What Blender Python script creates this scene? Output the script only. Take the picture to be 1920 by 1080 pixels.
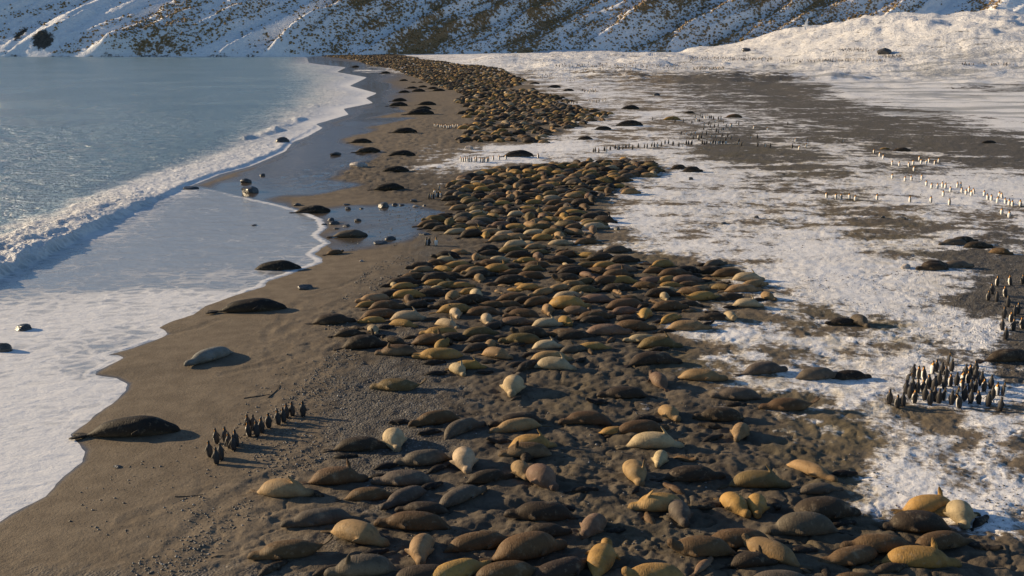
import bpy, bmesh, math, random
import numpy as np
from mathutils import Vector, Matrix

# ---------------------------------------------------------------- camera, sky, sun, exposure
for o in list(bpy.data.objects):
    bpy.data.objects.remove(o)
SC = bpy.context.scene
COL = SC.collection
R = math.radians
F = 1844.0                       # focal length in pixels of a 1920 wide picture
PITCH = math.atan(480.0 / F)
CAMZ = 20.0
cam_d = bpy.data.cameras.new('camera')
cam_d.sensor_width = 36.0
cam_d.lens = 36.0 * F / 1920.0
cam_d.clip_start = 0.5
cam_d.clip_end = 6000.0
cam = bpy.data.objects.new('camera', cam_d)
COL.objects.link(cam)
cam.location = (0, 0, CAMZ)
cam.rotation_euler = (math.pi / 2 - PITCH, 0, 0)
SC.camera = cam

SUN_EL = R(15.0)
SUN_AZ = math.atan2(-0.954, 0.300)      # measured clockwise from +Y
wd = bpy.data.worlds.new('World')
SC.world = wd
wd.use_nodes = True
wn = wd.node_tree
bg = wn.nodes['Background']
sky = wn.nodes.new('ShaderNodeTexSky')
sky.sky_type = 'NISHITA'
sky.sun_disc = False
sky.sun_elevation = SUN_EL
sky.sun_rotation = SUN_AZ
sky.altitude = 20
sky.air_density = 1.0
sky.dust_density = 0.3
sky.ozone_density = 3.0
wn.links.new(sky.outputs[0], bg.inputs[0])
bg.inputs[1].default_value = 0.085
sun_d = bpy.data.lights.new('sun', 'SUN')
sun_d.energy = 5.0
sun_d.angle = R(0.53)
sun_d.color = (1.0, 0.77, 0.48)
sun = bpy.data.objects.new('sun', sun_d)
COL.objects.link(sun)
tosun = Vector((math.sin(SUN_AZ) * math.cos(SUN_EL), math.cos(SUN_AZ) * math.cos(SUN_EL), math.sin(SUN_EL)))
sun.rotation_euler = tosun.to_track_quat('Z', 'Y').to_euler()
sun.location = tosun * 300
SC.view_settings.view_transform = 'Standard'
SC.view_settings.look = 'None'
SC.view_settings.gamma = 1.0
SC.view_settings.use_curve_mapping = False
SC.view_settings.exposure = 0.56
SC.render.engine = 'CYCLES'

rng = np.random.default_rng(7)
random.seed(7)

# ---------------------------------------------------------------- numeric helpers
def sstep(a, b, x):
    t = np.clip((np.asarray(x, float) - a) / (b - a), 0, 1)
    return t * t * (3 - 2 * t)

def _hash(ix, iy, seed):
    n = (ix.astype(np.int64) * 374761393 + iy.astype(np.int64) * 668265263 + seed * 1442695041) & 0xffffffff
    n = ((n ^ (n >> 13)) * 1274126177) & 0xffffffff
    n = (n ^ (n >> 16))
    return (n & 0xffff) / 65535.0

def vnoise(x, y, seed=0):
    x = np.asarray(x, float); y = np.asarray(y, float)
    ix = np.floor(x); iy = np.floor(y)
    fx = x - ix; fy = y - iy
    fx = fx * fx * fx * (fx * (fx * 6 - 15) + 10)
    fy = fy * fy * fy * (fy * (fy * 6 - 15) + 10)
    a = _hash(ix, iy, seed); b = _hash(ix + 1, iy, seed)
    c = _hash(ix, iy + 1, seed); d = _hash(ix + 1, iy + 1, seed)
    return (a + (b - a) * fx) * (1 - fy) + (c + (d - c) * fx) * fy - 0.5

def fbm(x, y, seed=0, octv=4, gain=0.5):
    s = 0; a = 1.0; f = 1.0
    for k in range(octv):
        s = s + a * vnoise(x * f + 17.3 * k, y * f - 9.1 * k, seed + k)
        a *= gain; f *= 2.03
    return s

def pix_dir(px, py):
    x = (px - 960.0) / F
    v = -(py - 540.0) / F
    c, s = math.cos(PITCH), math.sin(PITCH)
    return x, c + v * s, -s + v * c

def on_plane(px, py, z=1.0):
    dx, dy, dz = pix_dir(px, py)
    t = (z - CAMZ) / dz
    return np.array((dx * t, dy * t))

def image_px(X, Y, z=1.0):
    """camera image pixel coordinates (as used by the digit sheets below) of points on the beach plane"""
    c, s = math.cos(PITCH), math.sin(PITCH)
    dz = z - CAMZ
    fw = Y * c - dz * s
    up = Y * s + dz * c
    fw = np.maximum(fw, 1e-3)
    return 960 + F * X / fw, 540 - F * up / fw

def sheet(X, Y, x0, dx, rows, z=1.0):
    """bilinear look-up in a sheet of digits laid out in image pixels: rows = [(y, 'digits')]"""
    px, py = image_px(X, Y, z)
    ys = np.array([r[0] for r in rows], float)
    V = np.array([[int(ch) for ch in r[1]] for r in rows], float) / 9.0
    fi = np.interp(py, ys, np.arange(len(ys)))
    fj = np.clip((px - x0) / dx, 0, V.shape[1] - 1)
    i0 = np.clip(np.floor(fi).astype(int), 0, len(ys) - 2); j0 = np.clip(np.floor(fj).astype(int), 0, V.shape[1] - 2)
    a = fi - i0; b = fj - j0
    return (V[i0, j0] * (1 - b) + V[i0, j0 + 1] * b) * (1 - a) + (V[i0 + 1, j0] * (1 - b) + V[i0 + 1, j0 + 1] * b) * a

def poly_dist(X, Y, P):
    """signed distance to a polyline; positive on the right-hand (inland) side"""
    X = np.asarray(X, float); Y = np.asarray(Y, float)
    best = np.full(X.shape, 1e18)
    for i in range(len(P) - 1):
        ax, ay = P[i]; bx, by = P[i + 1]
        ex, ey = bx - ax, by - ay
        L2 = ex * ex + ey * ey
        t = np.clip(((X - ax) * ex + (Y - ay) * ey) / L2, 0, 1)
        qx = X - ax - t * ex; qy = Y - ay - t * ey
        d = qx * qx + qy * qy
        best = np.minimum(best, d)
    sea = in_poly(X, Y, list(P) + [(-9000, P[-1][1]), (-9000, P[0][1])])
    return np.sqrt(best) * np.where(sea, -1.0, 1.0)

def in_poly(X, Y, P):
    X = np.asarray(X, float); Y = np.asarray(Y, float)
    r = np.zeros(X.shape, bool)
    n = len(P); j = n - 1
    for i in range(n):
        xi, yi = P[i]; xj, yj = P[j]
        c = ((yi > Y) != (yj > Y)) & (X < (xj - xi) * (Y - yi) / (yj - yi + 1e-12) + xi)
        r ^= c
        j = i
    return r

# ---------------------------------------------------------------- the shore
WATER_PX = [(-420, 1290), (-160, 1075), (0, 972), (40, 950), (75, 930), (112, 893), (148, 866), (153, 848), (138, 830), (126, 816), (150, 796),
    (182, 772), (205, 757), (230, 732), (232, 722), (212, 712), (168, 706), (176, 697), (205, 682), (224, 672), (216, 668), (190, 667), (235, 655), (290, 637),
    (312, 627), (303, 620), (288, 616), (320, 602), (357, 590), (383, 573), (430, 556), (490, 538), (500, 527), (540, 514), (567, 504), (602, 492), (600, 485),
    (584, 477), (603, 463), (617, 456), (594, 441), (610, 427), (602, 411), (570, 398), (520, 384), (450, 369), (400, 357), (352, 350), (410, 327),
    (467, 312), (533, 284), (548, 266), (575, 256), (603, 240), (590, 233), (652, 215), (643, 204), (698, 193), (685, 184), (706, 175), (655, 161),
    (688, 145), (634, 135), (657, 126), (585, 118), (577, 108), (540, 101), (300, 98.5), (-900, 98)]
WATER = [tuple(on_plane(x, y, 0.0)) for x, y in WATER_PX]
BREAK_PX = [(-300, 690), (0, 524), (100, 476), (200, 422), (300, 374), (352, 350), (410, 327), (467, 311), (533, 281), (562, 258), (600, 236)]
BREAK = [tuple(on_plane(x, y, 0.0)) for x, y in BREAK_PX]
BREAK2_PX = [(470, 262), (520, 252), (545, 240), (575, 222), (607, 196), (640, 184)]
BREAK2 = [tuple(on_plane(x, y, 0.0)) for x, y in BREAK2_PX]

SNOW_ROWS = [(95, '0178877777888888888'), (115, '0003788777888889999'), (130, '0000137766667888888'), (143, '0000004843337899999'),
    (155, '0000002874221899999'), (163, '0000000755321179944'), (180, '0000000485432289999'), (200, '0000000165443227999'), (220, '0000000037654322399'),
    (240, '0000000185445322249'), (260, '0000100566535432224'), (280, '0000468888623563222'), (300, '0000588556733466532'), (320, '0000542014875566675'),
    (340, '0000300016876676788'), (360, '0000000026777657888'), (380, '0000000147775656777'), (400, '0000000168765644656'), (420, '0000000158765643666'),
    (440, '0000000157877755534'), (460, '0000000356888865433'), (480, '0000000024578875433'), (500, '0000000001257876553'), (520, '0000000000027787643'),
    (540, '0000000000036787532'), (560, '0000000000135687622'), (580, '0000000000245667842'), (600, '0000000000255434763'), (630, '0000000000355444543'),
    (660, '0000000000477666432'), (690, '0000000001466777652'), (720, '0000000003465567864'), (750, '0000000013444466788'), (780, '0000000001233465466'),
    (820, '0000000000002446666'), (860, '0000000000001246766'), (900, '0000000000000136776'), (930, '0000000000000014455'), (960, '0000000000000001134'),
    (990, '0000000000000000023'), (1020, '0000000000000000012'), (1080, '0000000000000000001'), (1300, '0000000000000000001')]
FOAM_ROWS = [(96, '0000000110'), (103, '0000001350'), (120, '0000000563'), (140, '0000000467'), (160, '0000000388'), (180, '0000000488'), (200, '0000001599'),
    (220, '0000003799'), (240, '0000003799'), (260, '0000016999'), (280, '0000038999'), (300, '0000279999'), (320, '0000599999'), (340, '0001891000'),
    (360, '0004912200'), (380, '0028422200'), (400, '0188222220'), (420, '0594222222'), (440, '3983222233'), (460, '8932222333'), (480, '9632223344'),
    (500, '9333333444'), (520, '6333344455'), (540, '3334445566'), (560, '5667887777'), (580, '7788877777'), (600, '8888777777'), (620, '8886777777'),
    (640, '8865777777'), (660, '8756777777'), (680, '8757777777'), (700, '7858777777'), (720, '8988777777'), (780, '9877777777'), (840, '8997777777'),
    (900, '9997777777'), (1300, '9977777777')]
# share of loose shingle and of churned-up, lumpy sand
GRAVEL_ROWS = [(95, '0000000000555555555'), (140, '0000000000999999999'), (200, '0000001122699999999'), (300, '0000123333699999999'), (380, '0001543333345555666'),
    (440, '0012744333345556777'), (480, '0003832223345556899'), (540, '0005841122334556899'), (600, '0026542112334566789'), (660, '0047842111224456678'),
    (720, '0389852111223456666'), (780, '0389853111223345555'), (860, '0278743211112234444'), (940, '0046532221111223344'), (1000, '3663222221111122333'),
    (1080, '7622222222111111222'), (1300, '7622222222111111222')]
WET_POLY_PX = [(345, 352), (560, 395), (604, 412), (600, 438), (628, 464), (700, 462), (770, 452), (800, 430), (835, 398), (770, 380), (640, 381), (548, 380),
    (545, 366), (600, 362), (690, 347), (640, 335), (648, 322), (705, 300), (722, 285), (655, 268), (648, 260), (712, 244), (706, 236), (790, 222), (700, 220),
    (765, 210), (738, 196), (724, 172), (742, 160), (705, 148), (735, 128), (690, 120), (600, 112), (560, 104), (577, 108), (585, 118), (634, 135), (655, 161), (698, 193), (603, 240), (467, 312)]
WET_POLY = [tuple(on_plane(x, y, 0.6)) for x, y in WET_POLY_PX]
WET_LINE = WET_POLY + [WET_POLY[0]]

def smooth_height(X, Y, s=None):
    """terrain without the small lumps"""
    X = np.asarray(X, float); Y = np.asarray(Y, float)
    if s is None:
        s = poly_dist(X, Y, WATER)
    z = np.where(s > 0, 1.0 * (1 - np.exp(-np.maximum(s, 0) * 0.075)), np.maximum(0.07 * s, -3.0))
    inl = sstep(10, 40, s)
    z = z + inl * 0.35 * fbm(X / 38, Y / 38, 11, 2)
    # ground climbing to the moraine at the back on the inland side
    rise = sstep(395, 640, Y) * sstep(120, 300, X - 0.05 * (Y - 600))
    lo = sstep(430, 860, Y) * sstep(-190, 60, X)
    hum = fbm(X / 60, Y / 45, 21, 4)
    z = z + rise * (26 + 7 * hum + 3.0 * fbm(X / 15, Y / 18, 23, 3)) + lo * (2.2 + 1.2 * hum)
    # hummocky snow between shingle bar and moraine
    hm = sstep(330, 430, Y) * sstep(-60, 40, X)
    z = z + hm * (np.maximum(0, fbm(X / 26, Y / 30, 31, 3) + 0.05) * 3.6 + 1.2 * np.abs(fbm(X / 9, Y / 12, 33, 3)))
    mound = np.exp(-(((X - (-12)) / 16) ** 2 + ((Y - 640) / 22) ** 2)) * 3.2 + np.exp(-(((X - 62) / 60) ** 2 + ((Y - 700) / 26) ** 2)) * 3.0
    z = z + mound
    # frozen lagoon is level
    lag = sstep(300, 330, Y - 0.0 * X) * 0
    return z

def snow_cover(X, Y, s):
    k = 0.5 + Y / 90.0
    wx = fbm(X / 9, Y / 9, 401, 3) * 3.2 * k; wy = fbm(X / 9, Y / 9, 411, 3) * 5.0 * k
    v = sheet(X + wx, np.maximum(Y + wy, 20), 480, 80, SNOW_ROWS)
    bar = sstep(150, 200, Y) * sstep(0.12, 0.2, v) * (1 - sstep(0.55, 0.7, v)) * sstep(20, 60, X)
    v = v + 0.09 * bar
    far = sstep(430, 520, Y) * sstep(-150, -20, X)
    return np.maximum(v, far * 0.85) * sstep(2, 9, s)

def lumps(X, Y, s, snow, grav):
    """small relief of the beach surface"""
    px, py = image_px(X, Y)
    colony = sstep(3, 22, s) * (1 - sstep(0.75, 1.0, snow)) * (1 - 0.65 * grav) * (1 - 0.6 * np.clip(snow * 1.2, 0, 1))
    near = 1 - sstep(150, 330, Y)
    a = fbm(X / 1.15, Y / 1.15, 41, 3)
    b = fbm(X / 0.42, Y / 0.42, 51, 2)
    pits = np.maximum(0, vnoise(X / 0.8, Y / 0.8, 61) - 0.12)
    c = fbm(X / 0.2, Y / 0.2, 55, 2)
    ruts = np.abs(fbm(X / 1.8, Y / 1.1, 65, 3))
    z = colony * near * (0.17 * a + 0.11 * b + 0.045 * c - 0.20 * pits - 0.12 * sstep(0.10, 0.0, ruts))
    z = z + sstep(8, 25, s) * (0.12 * fbm(X / 5, Y / 5, 71, 3)) * (0.4 + 0.6 * near)
    z = z + snow * near * 0.055 * np.maximum(0, fbm(X / 0.7, Y / 0.5, 81, 3))
    z = z + grav * near * 0.05 * b
    # beach far away keeps broader ripples only
    z = z + (1 - near) * sstep(10, 40, s) * 0.35 * fbm(X / 7, Y / 14, 91, 2)
    z = z + 0.012 * fbm(X / 2.0, Y / 0.9, 95, 2)
    # furrows left by seals hauling across the smooth sand
    for P in TRAILS:
        m = (X > P[:, 0].min() - 3) & (X < P[:, 0].max() + 3) & (Y > P[:, 1].min() - 3) & (Y < P[:, 1].max() + 3)
        if m.any():
            d = np.abs(poly_dist(X[m], Y[m], [tuple(p) for p in P])) + 0.35 * fbm(X[m] / 0.7, Y[m] / 0.7, 99, 2)
            z[m] += -0.03 * np.exp(-(d / 0.32) ** 2) + 0.016 * np.exp(-((d - 0.62) / 0.2) ** 2)
    return z

TRAILS = [np.array([on_plane(x, y, 0.7) for x, y in q]) for q in ([(560, 560), (520, 600), (500, 615), (505, 630), (560, 600), (610, 585)], [(408, 588), (370, 600), (330, 607)],
    [(420, 690), (480, 680), (560, 660), (640, 650)], [(330, 1010), (420, 930), (500, 890), (600, 860)], [(240, 960), (330, 930), (420, 900)], [(570, 545), (640, 530), (700, 505)], [(480, 960), (560, 940), (640, 900), (700, 860)])]

def ground_z(X, Y):
    X = np.atleast_1d(np.asarray(X, float)); Y = np.atleast_1d(np.asarray(Y, float))
    s = poly_dist(X, Y, WATER)
    sn = snow_cover(X, Y, s)
    gr = sheet(X, Y, 480, 80, GRAVEL_ROWS)
    return smooth_height(X, Y, s) + lumps(X, Y, s, sn, gr)

def spot(px, py):
    """place on the beach for an image pixel coordinate"""
    z = 1.0
    if py < 150:        # sloping ground at the back: walk along the sight line
        dx, dy, dz = pix_dir(px, py)
        tt = np.linspace(180, 850, 700) / dy
        under = smooth_height(dx * tt, dy * tt) > CAMZ + dz * tt
        k = int(np.argmax(under)) if under.any() else len(tt) - 1
        return float(dx * tt[k]), float(dy * tt[k])
    for k in range(7):
        x, y = on_plane(px, py, z)
        zn = 0.3 * z + 0.7 * float(smooth_height(np.array([x]), np.array([y]))[0])
        if abs(zn - z) < 0.02:
            break
        z = zn
    return x, y

# ---------------------------------------------------------------- node helpers
class NT:
    def __init__(self, name):
        self.m = bpy.data.materials.new(name)
        self.m.use_nodes = True
        self.t = self.m.node_tree
        self.b = self.t.nodes['Principled BSDF']
        self.pos = self.t.nodes.new('ShaderNodeNewGeometry').outputs['Position']
    def n(self, typ, **kw):
        nd = self.t.nodes.new(typ)
        for k, v in kw.items():
            setattr(nd, k, v)
        return nd
    def link(self, a, b):
        self.t.links.new(a, b)
    def put(self, sock, v):
        if hasattr(v, 'is_linked') or isinstance(v, bpy.types.NodeSocket):
            self.link(v, sock)
        else:
            if isinstance(v, tuple) and len(v) == 3 and sock.type == 'RGBA':
                v = v + (1.0,)
            sock.default_value = v
    def math(self, op, a, b=0.0, c=0.0, clamp=False):
        nd = self.n('ShaderNodeMath', operation=op, use_clamp=clamp)
        self.put(nd.inputs[0], a); self.put(nd.inputs[1], b); self.put(nd.inputs[2], c)
        return nd.outputs[0]
    def mix(self, f, a, b, blend='MIX'):
        nd = self.n('ShaderNodeMix', data_type='RGBA', blend_type=blend)
        self.put(nd.inputs[0], f); self.put(nd.inputs[6], a); self.put(nd.inputs[7], b)
        return nd.outputs[2]
    def mixf(self, f, a, b):
        nd = self.n('ShaderNodeMix', data_type='FLOAT')
        self.put(nd.inputs[0], f); self.put(nd.inputs[2], a); self.put(nd.inputs[3], b)
        return nd.outputs[0]
    def ramp(self, v, lo, hi, t0=0.0, t1=1.0):
        nd = self.n('ShaderNodeMapRange', interpolation_type='SMOOTHSTEP')
        self.put(nd.inputs[0], v); self.put(nd.inputs[1], lo); self.put(nd.inputs[2], hi)
        nd.inputs[3].default_value = t0; nd.inputs[4].default_value = t1
        return nd.outputs[0]
    def scale(self, v, sx, sy=None, sz=None):
        nd = self.n('ShaderNodeMapping')
        self.put(nd.inputs[0], v)
        nd.inputs[3].default_value = (sx, sy if sy is not None else sx, sz if sz is not None else sx)
        return nd.outputs[0]
    def noise(self, scale, detail=3.0, rough=0.55, vec=None, dist=0.0):
        nd = self.n('ShaderNodeTexNoise')
        self.put(nd.inputs['Vector'], vec if vec is not None else self.pos)
        nd.inputs['Scale'].default_value = scale
        nd.inputs['Detail'].default_value = detail
        nd.inputs['Roughness'].default_value = rough
        nd.inputs['Distortion'].default_value = dist
        return nd.outputs[0]
    def voro(self, scale, vec=None, out='Distance', feature='F1'):
        nd = self.n('ShaderNodeTexVoronoi', feature=feature)
        self.put(nd.inputs['Vector'], vec if vec is not None else self.pos)
        nd.inputs['Scale'].default_value = scale
        return nd.outputs[out]
    def attr(self, name, out='Fac'):
        return self.n('ShaderNodeAttribute', attribute_name=name).outputs[out]
    def bump(self, h, strength=0.5, dist=0.05, normal=None):
        nd = self.n('ShaderNodeBump')
        nd.inputs['Strength'].default_value = strength
        nd.inputs['Distance'].default_value = dist
        self.put(nd.inputs['Height'], h)
        if normal is not None:
            self.link(normal, nd.inputs['Normal'])
        return nd.outputs[0]
    def out(self, color=None, rough=None, normal=None, spec=None, **kw):
        b = self.b
        if color is not None: self.put(b.inputs['Base Color'], color)
        if rough is not None: self.put(b.inputs['Roughness'], rough)
        if normal is not None: self.link(normal, b.inputs['Normal'])
        if spec is not None: self.put(b.inputs['Specular IOR Level'], spec)
        for k, v in kw.items():
            self.put(b.inputs[k.replace('_', ' ')], v)
        return self.m

# ---------------------------------------------------------------- materials of the setting
def mat_beach():
    t = NT('beach_ground')
    snow = t.attr('snow'); wet = t.attr('wet'); grav = t.attr('gravel'); stain = t.attr('stain')
    n_big = t.noise(0.16, 4, 0.6); n_mid = t.noise(0.9, 4, 0.6); n_fine = t.noise(7.0, 3, 0.65)
    sand = t.mix(t.ramp(n_mid, 0.3, 0.7), (0.135, 0.105, 0.074), (0.195, 0.155, 0.110))
    sand = t.mix(t.ramp(n_fine, 0.35, 0.75, 0, 0.45), sand, (0.085, 0.068, 0.05))
    herd = t.attr('herd')
    muck_shade = t.mix(t.ramp(n_mid, 0.35, 0.65), (0.052, 0.043, 0.034), (0.108, 0.088, 0.066))  # wet dung-fouled sand, darkened further to paint in shade between the seals
    sand = t.mix(t.math('MULTIPLY', herd, 0.8), sand, muck_shade)
    spots = t.ramp(t.voro(2.3), 0.10, 0.16, 0.75, 0.0)
    sand = t.mix(t.math('MULTIPLY', spots, t.ramp(n_big, 0.45, 0.6)), sand, (0.035, 0.030, 0.024))
    # shingle: dark grey cobbles with pale ones among them
    vor = t.voro(9.0, out='Color'); vd = t.voro(9.0)
    sep = t.n('ShaderNodeSeparateColor'); t.link(vor, sep.inputs[0])
    peb = t.mix(t.ramp(sep.outputs[0], 0.2, 1.0), (0.065, 0.060, 0.056), (0.19, 0.175, 0.155))
    peb = t.mix(t.ramp(sep.outputs[1], 0.93, 0.97), peb, (0.42, 0.41, 0.40))
    peb = t.mix(t.ramp(vd, 0.35, 0.7), peb, (0.03, 0.028, 0.025))
    far_peb = t.mix(t.ramp(n_mid, 0.3, 0.7), (0.092, 0.086, 0.079), (0.14, 0.131, 0.12))
    peb = t.mix(0.45, peb, far_peb)
    gmask = t.ramp(t.math('ADD', grav, t.math('MULTIPLY', t.math('SUBTRACT', n_mid, 0.5), 1.3)), 0.46, 0.95)
    base = t.mix(t.math('MULTIPLY', gmask, 0.85), sand, peb)
    base = t.mix(t.math('MULTIPLY', stain, t.ramp(n_big, 0.4, 0.65, 0, 0.45)), base, (0.13, 0.105, 0.045))
    # snow: patches thinned by wind and feet
    n_s1 = t.noise(0.42, 6, 0.62); n_s2 = t.noise(2.6, 4, 0.6)
    n_s3 = t.noise(0.085, 3, 0.5)
    cover = t.math('ADD', t.math('MULTIPLY', t.math('SUBTRACT', n_s1, 0.5), 2.1), t.math('MULTIPLY', t.math('SUBTRACT', n_s2, 0.5), 0.8))
    cover = t.math('ADD', cover, t.math('MULTIPLY', t.math('SUBTRACT', n_s3, 0.5), 0.7))
    streak = t.noise(1.0, 4, 0.6, vec=t.scale(t.pos, 0.05, 0.14, 1.0), dist=0.6)
    cover = t.math('ADD', cover, t.math('MULTIPLY', t.math('SUBTRACT', streak, 0.5), 1.7))
    cover = t.math('ADD', cover, t.math('SUBTRACT', t.math('MULTIPLY', snow, 1.30), 0.76))
    smask = t.math('MULTIPLY', t.ramp(cover, -0.14, 0.22, 0.0, 0.97), t.ramp(snow, 0.02, 0.10))
    grit = t.ramp(t.noise(5.0, 5, 0.7), 0.52, 0.64, 1.0, 0.35)
    smask = t.math('MULTIPLY', smask, t.mixf(t.ramp(cover, 0.1, 0.7), grit, 1.0))
    snowc = t.mix(t.ramp(n_s2, 0.3, 0.7), (0.74, 0.735, 0.745), (0.88, 0.87, 0.87))
    dirty = t.math('MULTIPLY', stain, t.ramp(t.noise(0.6, 3, 0.6), 0.42, 0.62, 0, 0.8))
    snowc = t.mix(dirty, snowc, (0.50, 0.41, 0.25))
    snowc = t.mix(t.ramp(t.noise(6.0, 4, 0.65), 0.57, 0.68, 0, 0.55), snowc, (0.26, 0.23, 0.20))
    ice = t.attr('ice')
    icem = t.math('MULTIPLY', ice, t.ramp(t.noise(0.05, 3, 0.5, vec=t.scale(t.pos, 0.5, 1.6, 1)), 0.47, 0.6, 0, 0.75))
    snowc = t.mix(icem, snowc, (0.30, 0.31, 0.32))
    col = t.mix(smask, base, snowc)
    wetm = t.math('MULTIPLY', wet, t.math('SUBTRACT', 1.0, smask))
    col = t.mix(wetm, col, t.mix(0.62, col, (0.030, 0.028, 0.027)))
    rough = t.mixf(wetm, 0.92, 0.13)
    hgt = t.math('ADD', t.math('MULTIPLY', n_fine, 0.5), t.math('MULTIPLY', t.noise(22, 2, 0.6), 0.25))
    hgt = t.math('ADD', hgt, t.math('MULTIPLY', t.math('MULTIPLY', t.math('SUBTRACT', 0.6, vd), gmask), 0.9))
    hgt = t.math('ADD', hgt, t.math('MULTIPLY', smask, 0.35))
    hgt = t.math('MULTIPLY', hgt, t.math('SUBTRACT', 1.0, t.math('MULTIPLY', wetm, 0.96)))
    hill_h = t.math('MULTIPLY', t.math('ADD', t.noise(0.22, 5, 0.65), t.math('MULTIPLY', t.noise(0.9, 3, 0.6), 0.35)), t.attr('moraine'))
    nrm = t.bump(hgt, 0.75, 0.09, t.bump(hill_h, 0.9, 2.2))
    return t.out(col, rough, nrm, t.mixf(wetm, 0.25, 0.5))

def mat_sea():
    t = NT('sea_water')
    foam = t.attr('foam'); shal = t.attr('shallow'); brk = t.attr('breaker')
    st = t.scale(t.pos, 0.55, 1.0, 1.0)
    n1 = t.noise(0.30, 6, 0.65, vec=st, dist=0.6); n2 = t.noise(1.7, 4, 0.62, vec=st, dist=0.4)
    nw = t.n('ShaderNodeVectorMath', operation='ADD')
    nz = t.n('ShaderNodeTexNoise'); nz.inputs['Scale'].default_value = 0.5; t.link(t.pos, nz.inputs['Vector'])
    t.link(nz.outputs['Color'], nw.inputs[0]); t.link(t.scale(t.pos, 0.5, 0.9, 1), nw.inputs[1])
    vor = t.n('ShaderNodeTexVoronoi', feature='DISTANCE_TO_EDGE'); vor.inputs['Scale'].default_value = 1.1
    t.link(nw.outputs[0], vor.inputs['Vector'])
    web = t.ramp(vor.outputs['Distance'], 0.02, 0.28, 1.0, 0.0)
    k = t.math('ADD', t.math('MULTIPLY', t.math('SUBTRACT', n1, 0.5), 1.35), t.math('MULTIPLY', t.math('SUBTRACT', n2, 0.5), 0.35))
    k = t.math('ADD', k, t.math('MULTIPLY', t.math('SUBTRACT', web, 0.4), 0.35))
    k = t.math('ADD', k, t.math('SUBTRACT', t.math('MULTIPLY', foam, 1.35), 0.83))
    fm = t.math('MULTIPLY', t.ramp(k, -0.45, 0.48), t.ramp(foam, 0.03, 0.22))
    fm = t.math('MAXIMUM', fm, brk)
    deep = t.mix(t.ramp(t.noise(0.03, 3, 0.5), 0.3, 0.7), (0.17, 0.285, 0.37), (0.25, 0.365, 0.44))
    water = t.mix(shal, deep, (0.30, 0.31, 0.32))
    col = t.mix(fm, water, (0.74, 0.74, 0.75))
    rough = t.mixf(fm, t.mixf(shal, 0.22, 0.10), 0.8)
    r1 = t.noise(0.5, 5, 0.62, vec=t.scale(t.pos, 0.6, 1.0, 1.0), dist=0.5)
    r2 = t.noise(3.5, 3, 0.6, vec=t.scale(t.pos, 0.6, 1.0, 1.0))
    calm = t.math('SUBTRACT', 1.0, t.math('MULTIPLY', shal, 0.955))
    hh = t.math('MULTIPLY', t.math('ADD', r1, t.math('MULTIPLY', r2, 0.30)), calm)
    hh = t.math('ADD', hh, t.math('MULTIPLY', fm, t.math('MULTIPLY', n2, t.mixf(brk, 0.035, 0.25))))
    nrm = t.bump(hh, 1.0, 1.7)
    return t.out(col, rough, nrm, t.mixf(fm, 0.5, 0.1))

def mat_hill():
    t = NT('snowy_hillside')
    tus = t.attr('tussock'); rock = t.attr('rock')
    n1 = t.noise(0.05, 5, 0.6); n2 = t.noise(0.35, 4, 0.65); n3 = t.noise(1.1, 2, 0.6)
    k = t.math('ADD', t.math('MULTIPLY', t.math('SUBTRACT', n1, 0.5), 1.3), t.math('MULTIPLY', t.math('SUBTRACT', n2, 0.5), 1.7))
    k = t.math('ADD', k, t.math('SUBTRACT', t.math('MULTIPLY', tus, 1.2), 0.86))
    gm = t.ramp(k, -0.05, 0.16)
    grass = t.mix(t.ramp(n3, 0.3, 0.7), (0.20, 0.13, 0.068), (0.38, 0.245, 0.125))
    snowc = t.mix(t.ramp(n2, 0.3, 0.7), (0.78, 0.78, 0.80), (0.90, 0.90, 0.91))
    dots = t.ramp(t.noise(0.75, 3, 0.7), 0.66, 0.72, 0, 0.75)
    snowc = t.mix(dots, snowc, (0.12, 0.11, 0.10))
    col = t.mix(gm, snowc, grass)
    rk = t.mix(t.ramp(n2, 0.3, 0.7), (0.045, 0.04, 0.035), (0.12, 0.10, 0.08))
    col = t.mix(t.ramp(t.math('ADD', rock, t.math('MULTIPLY', t.math('SUBTRACT', n2, 0.5), 0.9)), 0.4, 0.6), col, rk)
    nrm = t.bump(t.math('ADD', t.math('MULTIPLY', n2, 1.0), t.math('MULTIPLY', n3, 0.4)), 0.8, 1.3)
    return t.out(col, 0.9, nrm, 0.2)

M = {}
M['beach'] = mat_beach()
M['sea'] = mat_sea()
M['hill'] = mat_hill()

def grid_mesh(name, V, nr, nc, keep=None):
    """V: (nr*nc,3) -> smooth mesh; keep: per-face mask"""
    i, j = np.meshgrid(np.arange(nr - 1), np.arange(nc - 1), indexing='ij')
    a = (i * nc + j).ravel()
    Fq = np.stack([a, a + 1, a + nc + 1, a + nc], 1)
    if keep is not None:
        Fq = Fq[keep[Fq].any(1)]
    used = np.zeros(len(V), bool); used[Fq.ravel()] = True
    remap = np.cumsum(used) - 1
    V2 = V[used]; Fq = remap[Fq]
    me = bpy.data.meshes.new(name)
    me.vertices.add(len(V2)); me.loops.add(len(Fq) * 4); me.polygons.add(len(Fq))
    me.vertices.foreach_set('co', V2.astype(np.float32).ravel())
    me.loops.foreach_set('vertex_index', Fq.astype(np.int32).ravel())
    me.polygons.foreach_set('loop_start', np.arange(0, len(Fq) * 4, 4, dtype=np.int32))
    me.polygons.foreach_set('use_smooth', np.ones(len(Fq), bool))
    me.update(calc_edges=True)
    return me, used

def add_attr(me, name, vals):
    at = me.attributes.new(name, 'FLOAT', 'POINT')
    at.data.foreach_set('value', np.asarray(vals, np.float32))

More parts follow.
